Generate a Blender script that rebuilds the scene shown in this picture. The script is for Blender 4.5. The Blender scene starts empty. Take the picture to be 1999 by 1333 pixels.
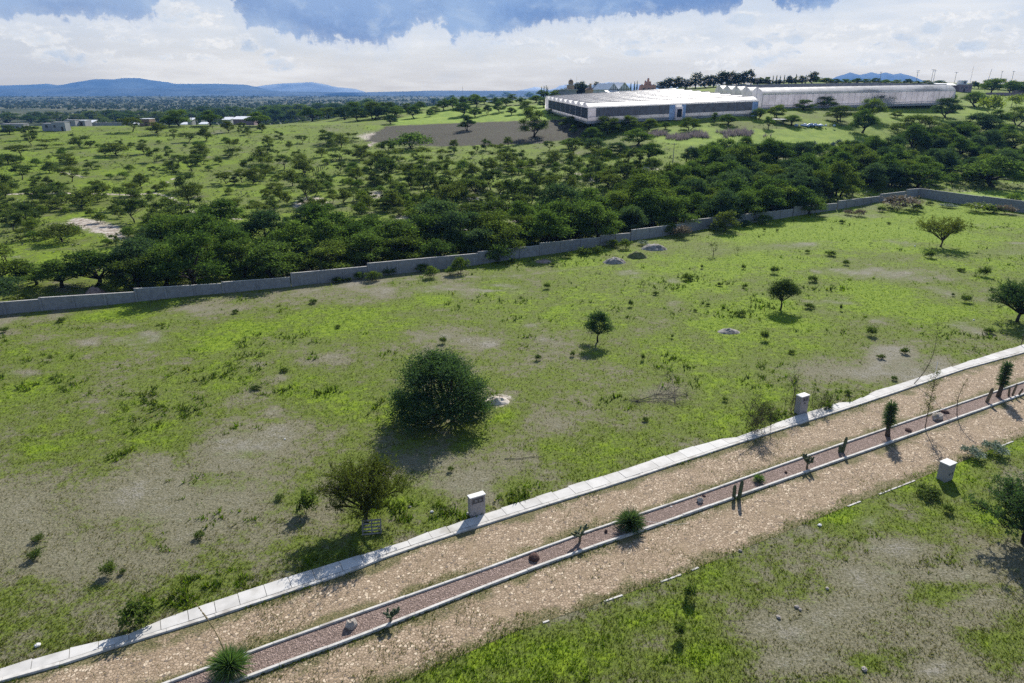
import bpy, math, random
import numpy as np
from mathutils import Vector, Matrix
rng = np.random.default_rng(7)
random.seed(7)
sc = bpy.context.scene
COL = sc.collection
R = math.radians
F = 1333.0; CX, CY = 999.5, 666.5; H = 28.0
PITCH = R(20.1); CP, SP = math.cos(PITCH), math.sin(PITCH)

# ---------------------------------------------------------------- basic helpers
def link(o, parent=None):
    COL.objects.link(o)
    if parent is not None: o.parent = parent
    return o
def npmesh(name, V, FS, mats=(), smooth=False, mi=None, attrs=None):
    """V (n,3); FS list of (m,k) index arrays"""
    V = np.asarray(V, np.float32); me = bpy.data.meshes.new(name)
    FS = [np.asarray(f, np.int32) for f in FS if len(f)]
    me.vertices.add(len(V)); me.vertices.foreach_set('co', V.ravel())
    nl = sum(f.size for f in FS); nf = sum(len(f) for f in FS)
    me.loops.add(nl); me.polygons.add(nf)
    me.loops.foreach_set('vertex_index', np.concatenate([f.ravel() for f in FS]))
    tot = np.concatenate([np.full(len(f), f.shape[1], np.int32) for f in FS])
    st = np.concatenate([[0], np.cumsum(tot)[:-1]]).astype(np.int32)
    me.polygons.foreach_set('loop_start', st)
    if mi is not None: me.polygons.foreach_set('material_index', np.asarray(mi, np.int32))
    me.polygons.foreach_set('use_smooth', np.full(nf, smooth, bool))
    me.update(calc_edges=True)
    for m in (mats if isinstance(mats, (list, tuple)) else [mats]): me.materials.append(m)
    for k, a in (attrs or {}).items():
        at = me.attributes.new(k, 'FLOAT', 'POINT'); at.data.foreach_set('value', np.asarray(a, np.float32))
    return me
def tag(o, label=None, cat=None, group=None, kind=None):
    if label: o['label'] = label
    if cat: o['category'] = cat
    if group: o['group'] = group
    if kind: o['kind'] = kind
    return o
def empty(name, loc, rz=0.0):
    o = bpy.data.objects.new(name, None); o.empty_display_size = .3
    o.location = loc; o.rotation_euler = (0, 0, rz)
    return link(o)

class MB:
    """collects boxes, tubes and polygons for ONE mesh object"""
    def __init__(s): s.V = []; s.P = []; s.M = []; s.n = 0
    def add(s, V, P, m=0):
        V = np.asarray(V, float).reshape(-1, 3); s.V.append(V)
        for p in P: s.P.append([i + s.n for i in p]); s.M.append(m)
        s.n += len(V); return s
    def box(s, c, d, rz=0, m=0, taper=1.0, rx=0):
        hx, hy, hz = d[0]/2, d[1]/2, d[2]/2
        v = np.array([[x*(taper if z > 0 else 1), y*(taper if z > 0 else 1), z] for z in (-hz, hz) for x, y in ((-hx,-hy),(hx,-hy),(hx,hy),(-hx,hy))])
        if rx: v = v @ np.array(Matrix.Rotation(rx, 3, 'X')).T
        if rz: v = v @ np.array(Matrix.Rotation(rz, 3, 'Z')).T
        return s.add(v + np.array(c), [(3,2,1,0),(4,5,6,7),(0,1,5,4),(1,2,6,5),(2,3,7,6),(3,0,4,7)], m)
    def hexa(s, b, t, m=0):
        """b,t: 4 bottom and 4 top corners"""
        return s.add(list(b)+list(t), [(3,2,1,0),(4,5,6,7),(0,1,5,4),(1,2,6,5),(2,3,7,6),(3,0,4,7)], m)
    def tube(s, pts, rad, n=6, m=0, cap=True, lobes=None):
        V, FQ, CAP = tube(pts, rad, n, lobes)
        P = [list(q) for q in FQ]
        if cap: P += [list(c) for c in CAP]
        return s.add(V, P, m)
    def ball(s, c, r, n=8, k=6, m=0, seed=0, rough=.0):
        rr = np.random.default_rng(seed)
        V = [[0,0,-1]]
        for i in range(1, k):
            a = math.pi*i/k
            for j in range(n):
                b = 2*math.pi*j/n
                V.append([math.sin(a)*math.cos(b), math.sin(a)*math.sin(b), -math.cos(a)])
        V.append([0,0,1]); V = np.array(V)
        if rough: V = V*(1+rr.uniform(-rough, rough, (len(V),1)))
        V = V*np.array(r)+np.array(c)
        P = [(0, 1+(j+1)%n, 1+j) for j in range(n)]
        for i in range(k-2):
            for j in range(n):
                a, b = 1+i*n+j, 1+i*n+(j+1)%n
                P.append((a, b, b+n, a+n))
        L = len(V)-1; b0 = 1+(k-2)*n
        P += [(b0+j, b0+(j+1)%n, L) for j in range(n)]
        return s.add(V, P, m)
    def build(s, name, mats, parent=None, smooth=False, bevel=0):
        me = bpy.data.meshes.new(name)
        me.from_pydata(np.concatenate(s.V).tolist(), [], s.P)
        for m in (mats if isinstance(mats, (list, tuple)) else [mats]): me.materials.append(m)
        me.polygons.foreach_set('material_index', np.array(s.M, np.int32))
        me.polygons.foreach_set('use_smooth', np.full(len(s.P), smooth, bool))
        me.update()
        o = link(bpy.data.objects.new(name, me), parent)
        if bevel:
            b = o.modifiers.new('bevel', 'BEVEL'); b.width = bevel; b.segments = 2; b.limit_method = 'ANGLE'
        return o
def tube(pts, rad, n=6, lobes=None):
    pts = np.asarray(pts, float); k = len(pts)
    rad = np.full(k, rad, float) if np.isscalar(rad) else np.asarray(rad, float)
    T = np.gradient(pts, axis=0); T /= np.linalg.norm(T, axis=1)[:, None]+1e-9
    ref = np.array([0,0,1.0]) if abs(T[0][2]) < .8 else np.array([1.0,0,0])
    V = np.zeros((k*n, 3))
    for i in range(k):
        u = np.cross(ref, T[i]); u /= np.linalg.norm(u)+1e-9; w = np.cross(T[i], u); ref = np.cross(T[i], u) if abs(T[i][2]) < .0 else ref
        a = np.arange(n)*2*math.pi/n
        rr = rad[i]*(1 if lobes is None else (1-.22*(np.arange(n) % 2)))
        V[i*n:(i+1)*n] = pts[i]+ (np.cos(a)*rr)[:, None]*u + (np.sin(a)*rr)[:, None]*w
    j = np.arange(n); Q = []
    for i in range(k-1):
        Q.append(np.stack([i*n+j, i*n+(j+1) % n, (i+1)*n+(j+1) % n, (i+1)*n+j], 1))
    return V, np.concatenate(Q), [np.arange(n)[::-1], (k-1)*n+np.arange(n)]

# ---------------------------------------------------------------- noise in numpy (material masks and relief)
def _h(ix, iy, seed):
    n = (ix.astype(np.int64)*374761393 + iy.astype(np.int64)*668265263 + seed*1442695041) & 0xffffffff
    n = ((n ^ (n >> 13))*1274126177) & 0xffffffff
    return ((n ^ (n >> 16)) & 0xffff)/65535.0
def vnoise(x, y, seed=0):
    x = np.asarray(x, float); y = np.asarray(y, float)
    ix, iy = np.floor(x), np.floor(y); fx, fy = x-ix, y-iy
    fx = fx*fx*(3-2*fx); fy = fy*fy*(3-2*fy)
    a, b = _h(ix, iy, seed), _h(ix+1, iy, seed); c, d = _h(ix, iy+1, seed), _h(ix+1, iy+1, seed)
    return (a*(1-fx)+b*fx)*(1-fy)+(c*(1-fx)+d*fx)*fy
def fbm(x, y, seed=0, oct=4):
    v = 0; a = .5; t = 0
    for i in range(oct):
        v = v+a*vnoise(x, y, seed+i*17); t += a; a *= .5; x = x*2.03+3.1; y = y*2.03+1.7
    return v/t
def sstep(a, b, x): t = np.clip((x-a)/(b-a), 0, 1); return t*t*(3-2*t)

# ---------------------------------------------------------------- camera rays and the lie of the land
def ray(px, py):
    u = (np.asarray(px, float)-CX)/F; v = (CY-np.asarray(py, float))/F
    return u, CP+v*SP, -SP+v*CP
def topx(X, Y, Z):
    y = np.asarray(Y, float); z = np.asarray(Z, float)-H
    d = np.maximum(y*CP-z*SP, 1e-3); up = y*SP+z*CP
    return CX+F*np.asarray(X, float)/d, CY-F*up/d
def flat(px, py, z=0.0):
    u, y, zz = ray(px, py); t = (z-H)/zz
    return np.array([u*t, y*t, z+0*t])
FAR = [(9000,-45),(26000,-60)]
PROF = {  # image column -> last flat distance, (row, distance) pairs on rising ground, (distance, height) beyond the crest
 0:   (95, [(400,170),(300,250),(260,330),(245,372)], [(520,0),(700,-9),(1000,-5),(2000,-9),(3500,-4),(5000,-2)]),
 500: (106,[(430,152),(350,212),(300,262),(262,322),(243,362)], [(520,2),(700,-7),(1000,-4),(2000,-9),(3500,-4),(5000,-2)]),
 850: (119,[(420,156),(350,205),(300,256),(270,303),(240,365),(215,430),(204,470)], [(620,4),(800,2),(1200,0),(2500,-6),(5000,-2)]),
 1050:(130,[(400,168),(350,203),(300,245),(270,280),(240,330),(212,385),(195,450),(189,510)], [(620,12),(900,5),(1300,2),(2500,-6),(5000,-2)]),
 1300:(148,[(400,171),(350,192),(300,222),(270,248),(240,275),(226,284),(205,385),(184,450),(171,520)], [(640,22),(900,10),(1500,2),(5000,-4)]),
 1500:(164,[(380,180),(350,196),(300,230),(270,255),(240,280),(212,305),(198,345),(165,480),(159,560)], [(700,22),(1000,10),(1500,2),(5000,-4)]),
 1700:(188,[(362,202),(330,222),(300,245),(270,268),(240,290),(212,330),(196,365),(165,480),(157,560)], [(700,24),(1000,10),(1500,2),(5000,-4)]),
 2000:(208,[(350,230),(300,262),(250,305),(215,360),(190,440),(165,560)], [(700,26),(1000,10),(1500,2),(5000,-4)]),
}
_YG = np.concatenate([np.arange(0, 700, 2.0), np.geomspace(700, 26000, 160)])
_cols = sorted(PROF); _tab = []; _sk = []
for c in _cols:
    yf, pts, far = PROF[c]; ys, zs = [0, yf], [0, 0]
    for py, Y in pts:
        u, y, z = ray(c, py); ys.append(Y); zs.append(H+z/y*Y)
    for Y, z in far+FAR: ys.append(Y); zs.append(z)
    zz = np.interp(_YG, ys, zs)
    k = np.exp(-.5*(np.arange(-8, 9)/3.0)**2); k /= k.sum()
    zs2 = np.convolve(np.pad(zz[:350], 8, 'edge'), k, 'valid')
    zz = np.concatenate([zs2, zz[350:]])
    zz[_YG < yf-4] = 0
    u, y, z = ray(c, 300); _tab.append(zz); _sk.append(u/y)
_SG = np.linspace(-1.6, 1.6, 161)
_T = np.array([np.interp(_SG, _sk, np.array(_tab)[:, j]) for j in range(len(_YG))]).T
k = np.exp(-.5*(np.arange(-6, 7)/2.0)**2); k /= k.sum()
_T = np.array([np.convolve(np.pad(_T[:, j], 6, 'edge'), k, 'valid') for j in range(_T.shape[1])]).T
ROADV = None
def zT(X, Y):
    X = np.asarray(X, float); Y = np.asarray(Y, float)
    s = np.clip(X/np.maximum(Y, 30), -1.59, 1.59)
    si = (s+1.6)/3.2*160; i0 = np.clip(si.astype(int), 0, 159); fs = si-i0
    yi = np.interp(Y, _YG, np.arange(len(_YG))); j0 = np.clip(yi.astype(int), 0, len(_YG)-2); fy = yi-j0
    z = (_T[i0, j0]*(1-fy)+_T[i0, j0+1]*fy)*(1-fs)+(_T[i0+1, j0]*(1-fy)+_T[i0+1, j0+1]*fy)*fs
    # gentle relief: none by the road, a little in the field, more in the pasture and far valley
    d = (Y-(.62*X+46))
    z = z+sstep(6, 25, d)*sstep(700, 300, Y)*.5*(fbm(X/14, Y/14, 5, 3)-.5)
    z = z+sstep(100, 200, Y)*sstep(700, 400, Y)*.9*(fbm(X/30, Y/30, 9, 3)-.5)
    z = z+sstep(900, 1600, Y)*sstep(9000, 5000, Y)*9*(fbm(X/900, Y/900, 15, 3)-.5)
    return z
_YR = np.concatenate([np.arange(24, 320, .5), np.arange(320, 800, 2), np.geomspace(800, 24000, 200)])
def hit(px, py):
    """where the ray through a point of the picture meets the land"""
    u, y, z = ray(px, py)
    X = u/y*_YR; Z = H+z/y*_YR
    g = zT(X, _YR); b = np.nonzero(Z <= g)[0]
    i = b[0] if len(b) else len(_YR)-1
    if 0 < i:
        a0 = Z[i-1]-g[i-1]; a1 = Z[i]-g[i]; t = a0/(a0-a1+1e-9); t = min(max(t, 0), 1)
        Y = _YR[i-1]+t*(_YR[i]-_YR[i-1])
    else: Y = _YR[0]
    X = float(u/y*Y); return Vector((X, float(Y), float(zT(X, Y))))
def at(px, py, Y):
    u, y, z = ray(px, py); return Vector((float(u/y*Y), float(Y), float(H+z/y*Y)))
def on(px, Y):
    """ground point in image column px at distance Y"""
    u, y, z = ray(px, 300 if Y > 200 else 450); X = float(u/y*Y)
    for _ in range(4):
        zz = float(zT(X, Y)); d = Y*CP-(zz-H)*SP; X = (px-CX)/F*d
    return Vector((X, Y, float(zT(X, Y))))
def mpp(p):
    """metres per photo pixel at a point"""
    return (p[1]*CP-(p[2]-H)*SP)/F

# ---------------------------------------------------------------- node helpers
class NT:
    def __init__(s, tree): s.t = tree; s.n = tree.nodes; s.l = tree.links
    def new(s, typ, **kw):
        n = s.n.new(typ)
        for k, v in kw.items(): setattr(n, k, v)
        return n
    def set(s, sock, v):
        if v is None: return
        if isinstance(v, bpy.types.NodeSocket): s.l.new(v, sock)
        else:
            if isinstance(v, (tuple, list)) and sock.type == 'RGBA' and len(v) == 3: v = (*v, 1)
            sock.default_value = v
    def m(s, op, a, b=None, c=None, clamp=False):
        n = s.new('ShaderNodeMath', operation=op, use_clamp=clamp)
        s.set(n.inputs[0], a); s.set(n.inputs[1], b); s.set(n.inputs[2], c); return n.outputs[0]
    def mr(s, x, a, b, c=0., d=1., smooth=True):
        n = s.new('ShaderNodeMapRange', interpolation_type='SMOOTHSTEP' if smooth else 'LINEAR')
        for i, v in enumerate((x, a, b, c, d)): s.set(n.inputs[i], v)
        return n.outputs[0]
    def mix(s, f, a, b, blend='MIX'):
        n = s.new('ShaderNodeMix', data_type='RGBA', blend_type=blend)
        s.set(n.inputs[0], f); s.set(n.inputs[6], a); s.set(n.inputs[7], b); return n.outputs[2]
    def noise(s, vec, scale, detail=3, rough=.55, dist=0, out=0):
        n = s.new('ShaderNodeTexNoise'); s.set(n.inputs['Vector'], vec)
        n.inputs['Scale'].default_value = scale; n.inputs['Detail'].default_value = detail
        n.inputs['Roughness'].default_value = rough; n.inputs['Distortion'].default_value = dist
        return n.outputs[out]
    def vor(s, vec, scale, feature='F1', rnd=1.0):
        n = s.new('ShaderNodeTexVoronoi', feature=feature); s.set(n.inputs['Vector'], vec)
        n.inputs['Scale'].default_value = scale; n.inputs['Randomness'].default_value = rnd
        return n
    def attr(s, name): return s.new('ShaderNodeAttribute', attribute_name=name).outputs['Fac']
    def xyz(s, x, y, z):
        n = s.new('ShaderNodeCombineXYZ'); s.set(n.inputs[0], x); s.set(n.inputs[1], y); s.set(n.inputs[2], z); return n.outputs[0]
    def bump(s, h, dist, strength=1.0, normal=None):
        n = s.new('ShaderNodeBump'); n.inputs['Strength'].default_value = strength; n.inputs['Distance'].default_value = dist
        s.set(n.inputs['Height'], h)
        if normal is not None: s.set(n.inputs['Normal'], normal)
        return n.outputs[0]
    def curve(s, x, pts):
        n = s.new('ShaderNodeFloatCurve'); c = n.mapping.curves[0]
        n.mapping.use_clip = False
        while len(c.points) > 2: c.points.remove(c.points[1])
        for i, (a, b) in enumerate(pts):
            if i == 0: c.points[0].location = (a, b)
            elif i == len(pts)-1: c.points[-1].location = (a, b)
            else: c.points.new(a, b)
        n.mapping.update(); s.set(n.inputs['Value'], x); return n.outputs[0]
def material(name):
    m = bpy.data.materials.new(name); m.use_nodes = True; m.node_tree.nodes.clear()
    t = NT(m.node_tree); out = t.new('ShaderNodeOutputMaterial'); t.out = out
    return m, t
def pbsdf(t, color, rough=.8, normal=None, spec=.3, metal=0):
    b = t.new('ShaderNodeBsdfPrincipled')
    t.set(b.inputs['Base Color'], color); t.set(b.inputs['Roughness'], rough); t.set(b.inputs['Metallic'], metal)
    t.set(b.inputs['Specular IOR Level'], spec)
    if normal is not None: t.l.new(normal, b.inputs['Normal'])
    t.l.new(b.outputs[0], t.out.inputs['Surface']); return b
def pos(t): return t.new('ShaderNodeNewGeometry').outputs['Position']
def objc(t): return t.new('ShaderNodeTexCoord').outputs['Object']

def mat_noisy(name, c1, c2, scale=3., rough=.85, bump=.01, bscale=None, c3=None, spec=.25):
    """a surface of two colours broken up by noise, with stains and a fine bump"""
    m, t = material(name); p = objc(t)
    f = t.mr(t.noise(p, scale, 5, .6), .35, .65)
    c = t.mix(f, c1, c2)
    if c3 is not None: c = t.mix(t.mr(t.noise(p, scale*.35, 3), .52, .7), c, c3)
    n = t.bump(t.noise(p, bscale or scale*6, 4, .6), bump, .8) if bump else None
    pbsdf(t, c, rough, n, spec); return m
def mat_leaf(name, c1, c2, trans=.4, tcol=None, rough=.55, spec=.25):
    """thin foliage: colour varies from leaf to leaf and plant to plant, lets light through"""
    m, t = material(name)
    g = t.new('ShaderNodeNewGeometry'); oi = t.new('ShaderNodeObjectInfo')
    r = t.m('ADD', t.m('MULTIPLY', g.outputs['Random Per Island'], .45), t.m('MULTIPLY', oi.outputs['Random'], .55))
    c = t.mix(r, c1, c2)
    d = t.new('ShaderNodeBsdfDiffuse'); t.set(d.inputs['Color'], c)
    tr = t.new('ShaderNodeBsdfTranslucent'); t.set(tr.inputs['Color'], t.mix(1, c, tcol or (1.5,1.7,.7), 'MULTIPLY'))
    mx = t.new('ShaderNodeMixShader'); mx.inputs[0].default_value = trans
    t.l.new(d.outputs[0], mx.inputs[1]); t.l.new(tr.outputs[0], mx.inputs[2])
    gl = t.new('ShaderNodeBsdfGlossy'); gl.inputs['Roughness'].default_value = rough; t.set(gl.inputs['Color'], (.8,.85,.9))
    m2 = t.new('ShaderNodeMixShader'); m2.inputs[0].default_value = spec*.12
    t.l.new(mx.outputs[0], m2.inputs[1]); t.l.new(gl.outputs[0], m2.inputs[2])
    t.l.new(m2.outputs[0], t.out.inputs['Surface']); return m
# ---------------------------------------------------------------- camera, sun, sky
cam = bpy.data.cameras.new('camera'); cam.lens = 24.0; cam.sensor_width = 36.0
cam.clip_start = .5; cam.clip_end = 80000
co = link(bpy.data.objects.new('camera', cam)); co.location = (0, 0, H); co.rotation_euler = (R(90)-PITCH, 0, 0)
sc.camera = co
SUN_AZ, SUN_EL = R(17), R(35.5)
sd = Vector((math.sin(SUN_AZ)*math.cos(SUN_EL), math.cos(SUN_AZ)*math.cos(SUN_EL), math.sin(SUN_EL)))
sl = bpy.data.lights.new('sun', 'SUN'); sl.energy = 5.0; sl.angle = R(.53); sl.color = (1, .95, .87)
so = link(bpy.data.objects.new('sun', sl)); so.location = (60, 60, 200); so.rotation_euler = (-sd).to_track_quat('-Z', 'Y').to_euler()
sc.view_settings.view_transform = 'Standard'; sc.view_settings.look = 'None'
sc.view_settings.exposure = 0.58; sc.view_settings.gamma = 1.0
try:
    sc.cycles.use_denoising = False; sc.cycles.max_bounces = 6; sc.cycles.diffuse_bounces = 3; sc.cycles.transmission_bounces = 4
    sc.cycles.glossy_bounces = 2; sc.cycles.volume_bounces = 0; sc.cycles.caustics_reflective = False; sc.cycles.caustics_refractive = False
    sc.cycles.sample_clamp_indirect = 4
except Exception: pass

def azel(px, py):
    u, y, z = ray(px, py); return math.atan2(u, y), math.asin(z/math.sqrt(u*u+y*y+z*z))
w = bpy.data.worlds.new('World'); sc.world = w; w.use_nodes = True; w.node_tree.nodes.clear()
t = NT(w.node_tree)
wo = t.new('ShaderNodeOutputWorld'); bg = t.new('ShaderNodeBackground'); t.l.new(bg.outputs[0], wo.inputs[0])
SKY_S = .1; bg.inputs[1].default_value = SKY_S
sky = t.new('ShaderNodeTexSky', sky_type='NISHITA', sun_disc=False)
sky.sun_elevation = SUN_EL; sky.sun_rotation = SUN_AZ; sky.altitude = 1900; sky.air_density = 1; sky.dust_density = 1.2; sky.ozone_density = 1
dv = t.new('ShaderNodeTexCoord').outputs['Generated']
sx = t.new('ShaderNodeSeparateXYZ'); t.l.new(dv, sx.inputs[0])
az = t.m('ARCTAN2', sx.outputs[0], sx.outputs[1]); el = t.m('ARCSINE', sx.outputs[2])
P2 = t.xyz(az, t.m('MULTIPLY', el, 1.7), 0.3)
PS = t.xyz(az, t.m('MULTIPLY', el, 7.0), 1.3)
n_lo = t.noise(P2, 7, 5, .55); n_md = t.noise(P2, 24, 8, .60, .4); n_hi = t.noise(P2, 75, 7, .62, .3)
n_st = t.noise(PS, 5, 6, .6)
nmd = t.m('SUBTRACT', n_md, .5); nhi = t.m('SUBTRACT', n_hi, .5)
def K(c): return tuple(x/SKY_S for x in c)
# milky air, whitest low down
en = t.m('MULTIPLY', el, 1/.2)
rmp = t.new('ShaderNodeValToRGB'); t.l.new(en, rmp.inputs[0]); e = rmp.color_ramp.elements
e[0].position = 0; e[0].color = (.60,.615,.665,1); e[1].position = 1; e[1].color = (.36,.52,.80,1)
for p_, c_ in ((.10,(.65,.67,.71,1)), (.25,(.70,.735,.78,1)), (.45,(.66,.735,.84,1))):
    q = e.new(p_); q.color = c_
base = t.mix(t.mr(az, -.35, -.62), rmp.outputs[0], t.mix(.30, rmp.outputs[0], (.44,.54,.72)))
base = t.mix(t.m('MULTIPLY', t.mr(n_st, .38, .72), .8), base, (.86,.88,.91))
base = t.mix(t.m('MULTIPLY', t.m('MULTIPLY', t.mr(n_lo, .5, .75), t.mr(el, .005, .03)), .45), base, (.50,.62,.79))
# banks of cumulus: each is an ellipse in azimuth and elevation torn by noise; thin edges catch the sun, thick middles are grey-blue
PUFF = [(485,84,26,19,1),(552,125,36,17,.8),(525,104,18,10,.7),(298,78,32,14,.2),(350,25,60,28,.1),(415,35,34,26,.1),(60,66,80,24,.0),(230,50,70,14,.0),(420,84,50,12,.1),(150,110,90,20,.9),(240,75,60,10,.8),(380,112,60,8,.4),
 (1445,36,40,15,.9),(1365,46,9,6,.5),(1470,83,46,17,.9),(1512,68,24,17,.7),(1552,66,30,20,.9),(1415,98,52,13,.3),(1400,124,46,14,.2),(1543,102,44,13,.6),(1490,114,28,16,.4),(1626,92,20,9,.2),
 (1720,80,46,18,.9),(1762,70,36,17,.8),(1695,93,36,11,.3),(1802,86,42,15,.5),(1817,54,28,16,.8),(1862,46,22,16,.6),(1897,84,42,18,.8),(1945,58,42,16,.6),(1985,76,36,18,.5),(1922,103,70,8,.2),(1780,107,76,9,.4),(1700,120,50,8,.2),
 (1075,88,20,9,.5),(1112,109,22,9,.2),(1142,116,24,8,.2),(1165,66,48,15,.1),(1205,86,40,14,.1),(1252,60,40,18,.2),(1292,54,30,15,.2),(1232,82,36,13,.4),(1282,78,30,9,.5),(1246,101,34,9,.7),(1600,70,70,7,.0),(1680,54,70,7,.0),(1560,50,90,6,.0),(1780,62,60,7,.0),(1330,75,60,8,.1),(1900,30,120,10,.0),(900,62,40,10,.0),(1010,80,60,8,.1)]
cov = None; drk = None
for (px, py, rx, ry, dk) in PUFF:
    a0, e0 = azel(px, py); a1, _ = azel(px+rx, py); _, e1 = azel(px, py-ry)
    da = t.m('MULTIPLY', t.m('SUBTRACT', az, a0), 1/(a1-a0)); de = t.m('MULTIPLY', t.m('SUBTRACT', el, e0), 1/(e1-e0))
    q = t.m('SUBTRACT', 1.0, t.m('ADD', t.m('MULTIPLY', da, da), t.m('MULTIPLY', de, de)))
    cov = q if cov is None else t.m('MAXIMUM', cov, q)
    qd = t.m('MULTIPLY', t.m('MAXIMUM', t.m('ADD', q, t.m('MULTIPLY', de, -.45)), 0), dk)
    drk = qd if drk is None else t.m('MAXIMUM', drk, qd)
cv = t.m('ADD', t.m('MAXIMUM', cov, -4), t.m('ADD', t.m('MULTIPLY', nmd, 5.0), t.m('MULTIPLY', nhi, 3.2)))
cm = t.mr(cv, -.5, 1.1); crisp = t.mr(cv, .0, .5)
dkm = t.mr(t.m('ADD', drk, t.m('ADD', t.m('MULTIPLY', nmd, 4.4), t.m('MULTIPLY', nhi, 3.0))), .12, 1.15)
lit = t.mix(t.mr(n_hi, .38, .62), (.70,.745,.81), (.90,.91,.925))
pc = t.mix(t.m('MULTIPLY', dkm, .9), lit, t.mix(t.mr(n_md, .38, .66), (.43,.55,.73), (.62,.71,.83)))
skyc = t.mix(t.m('MULTIPLY', t.m('ADD', t.m('MULTIPLY', cm, .55), t.m('MULTIPLY', crisp, .45)), .9), base, pc)
# the long dark deck overhead with a ragged lower edge
EDGE = [(-400,30),(0,36),(110,33),(300,36),(335,5),(365,-35),(410,-40),(450,10),(520,54),(620,78),(700,84),(770,82),(800,68),(850,44),(885,56),(902,80),(930,70),(960,72),(1010,60),(1080,44),(1180,36),(1300,31),(1410,22),(1440,5),(1455,-70),(1480,-60),(1495,16),(1570,17),(1640,4),(1665,-80),(2400,-120)]
pts = []
for px, py in EDGE:
    a, _ = azel(px, 60); _, e_ = azel(px, py); pts.append(((a+.9)/1.8, e_/.2))
azw = t.m('ADD', az, t.m('ADD', t.m('MULTIPLY', t.m('SUBTRACT', n_lo, .5), .10), t.m('MULTIPLY', nmd, .045)))
edge = t.m('MULTIPLY', t.curve(t.m('MULTIPLY', t.m('ADD', azw, .9), 1/1.8), pts), .2)
n_rg = t.noise(t.xyz(t.m('MULTIPLY', az, 1.6), t.m('MULTIPLY', el, .9), 5.1), 40, 7, .65, .5)
dd = t.m('ADD', t.m('SUBTRACT', el, edge), t.m('ADD', t.m('MULTIPLY', nmd, .030), t.m('ADD', t.m('MULTIPLY', nhi, .016), t.m('MULTIPLY', t.m('SUBTRACT', n_rg, .5), .034))))
dm = t.m('ADD', t.m('MULTIPLY', t.mr(dd, -.010, .016), .5), t.m('MULTIPLY', t.mr(dd, -.0015, .005), .5))
rim = t.m('MULTIPLY', t.mr(dd, -.016, -.002), t.mr(dd, .005, .0))
dcol = t.mix(t.mr(dd, .0, .045), (.155,.285,.57), (.26,.41,.70))
dcol = t.mix(t.mr(n_lo, .40, .66), dcol, (.33,.48,.74)); dcol = t.mix(t.m('MULTIPLY', t.mr(n_md, .5, .72), .5), dcol, (.50,.62,.80))
dcol = t.mix(t.mr(az, .05, -.55), dcol, t.mix(.3, dcol, (.50,.62,.80)))
skyc = t.mix(t.m('MULTIPLY', rim, .38), skyc, (.95,.955,.97))
skyc = t.mix(t.m('MULTIPLY', t.mr(dd, -.030, .0), .35), skyc, (.52,.63,.79))
skyc = t.mix(dm, skyc, dcol)
# the dome is seen through the haze: it is as much brighter and warmer low down as the haze takes away and adds
HZ_D, HZ_TOP, HZ_Y = 8.0e-5, 410.0-H, 14500.0; HZ_C = (.150,.355,.78)
ln = t.m('MINIMUM', t.m('DIVIDE', HZ_TOP, t.m('MAXIMUM', sx.outputs[2], .001)), t.m('DIVIDE', HZ_Y, t.m('MAXIMUM', sx.outputs[1], .3)))
T_ = t.m('EXPONENT', t.m('MULTIPLY', ln, -HZ_D))
inv = t.m('DIVIDE', 1.0, T_)
add_ = t.mix(1.0, HZ_C, t.xyz(*[t.m('SUBTRACT', 1.0, T_)]*3), 'MULTIPLY')
skyc = t.mix(1.0, t.mix(1.0, skyc, add_, 'SUBTRACT'), t.xyz(inv, inv, inv), 'MULTIPLY')
# (the cloud nodes only run for directions low in that part of the sky: a mix of two backgrounds skips the unused one)
bg.inputs[1].default_value = .66; t.l.new(skyc, bg.inputs[0])
op = t.mix(t.m('MULTIPLY', t.mr(t.noise(dv, 2.2, 4, .6), .5, .68), .8), sky.outputs[0], K((.42,.49,.61)))
op = t.mix(t.mr(el, .06, .25), K((.38,.45,.57)), op)
bg2 = t.new('ShaderNodeBackground'); bg2.inputs[1].default_value = SKY_S; t.l.new(op, bg2.inputs[0])
near_ = t.m('MULTIPLY', t.m('MULTIPLY', t.mr(el, -.03, -.02), t.mr(el, .19, .12)), t.mr(t.m('ABSOLUTE', az), 1.15, .95))
mxs = t.new('ShaderNodeMixShader'); t.l.new(near_, mxs.inputs[0]); t.l.new(bg2.outputs[0], mxs.inputs[1]); t.l.new(bg.outputs[0], mxs.inputs[2])
t.l.new(mxs.outputs[0], wo.inputs[0])
w.cycles.sampling_method = 'MANUAL'; w.cycles.sample_map_resolution = 512

# ---------------------------------------------------------------- haze
hb = MB(); hb.box((0, 6000, 165), (30000, 17000, 490))
m, t = material('haze_air')
pv = t.new('ShaderNodeVolumePrincipled'); pv.inputs['Color'].default_value = (.165,.385,.84,1); pv.inputs['Density'].default_value = 8.0e-5
pv.inputs['Anisotropy'].default_value = .1
t.l.new(pv.outputs[0], t.out.inputs['Volume'])
hz = hb.build('haze', m); tag(hz, 'thin blue haze lying over the whole valley', 'haze', kind='stuff')

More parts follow.
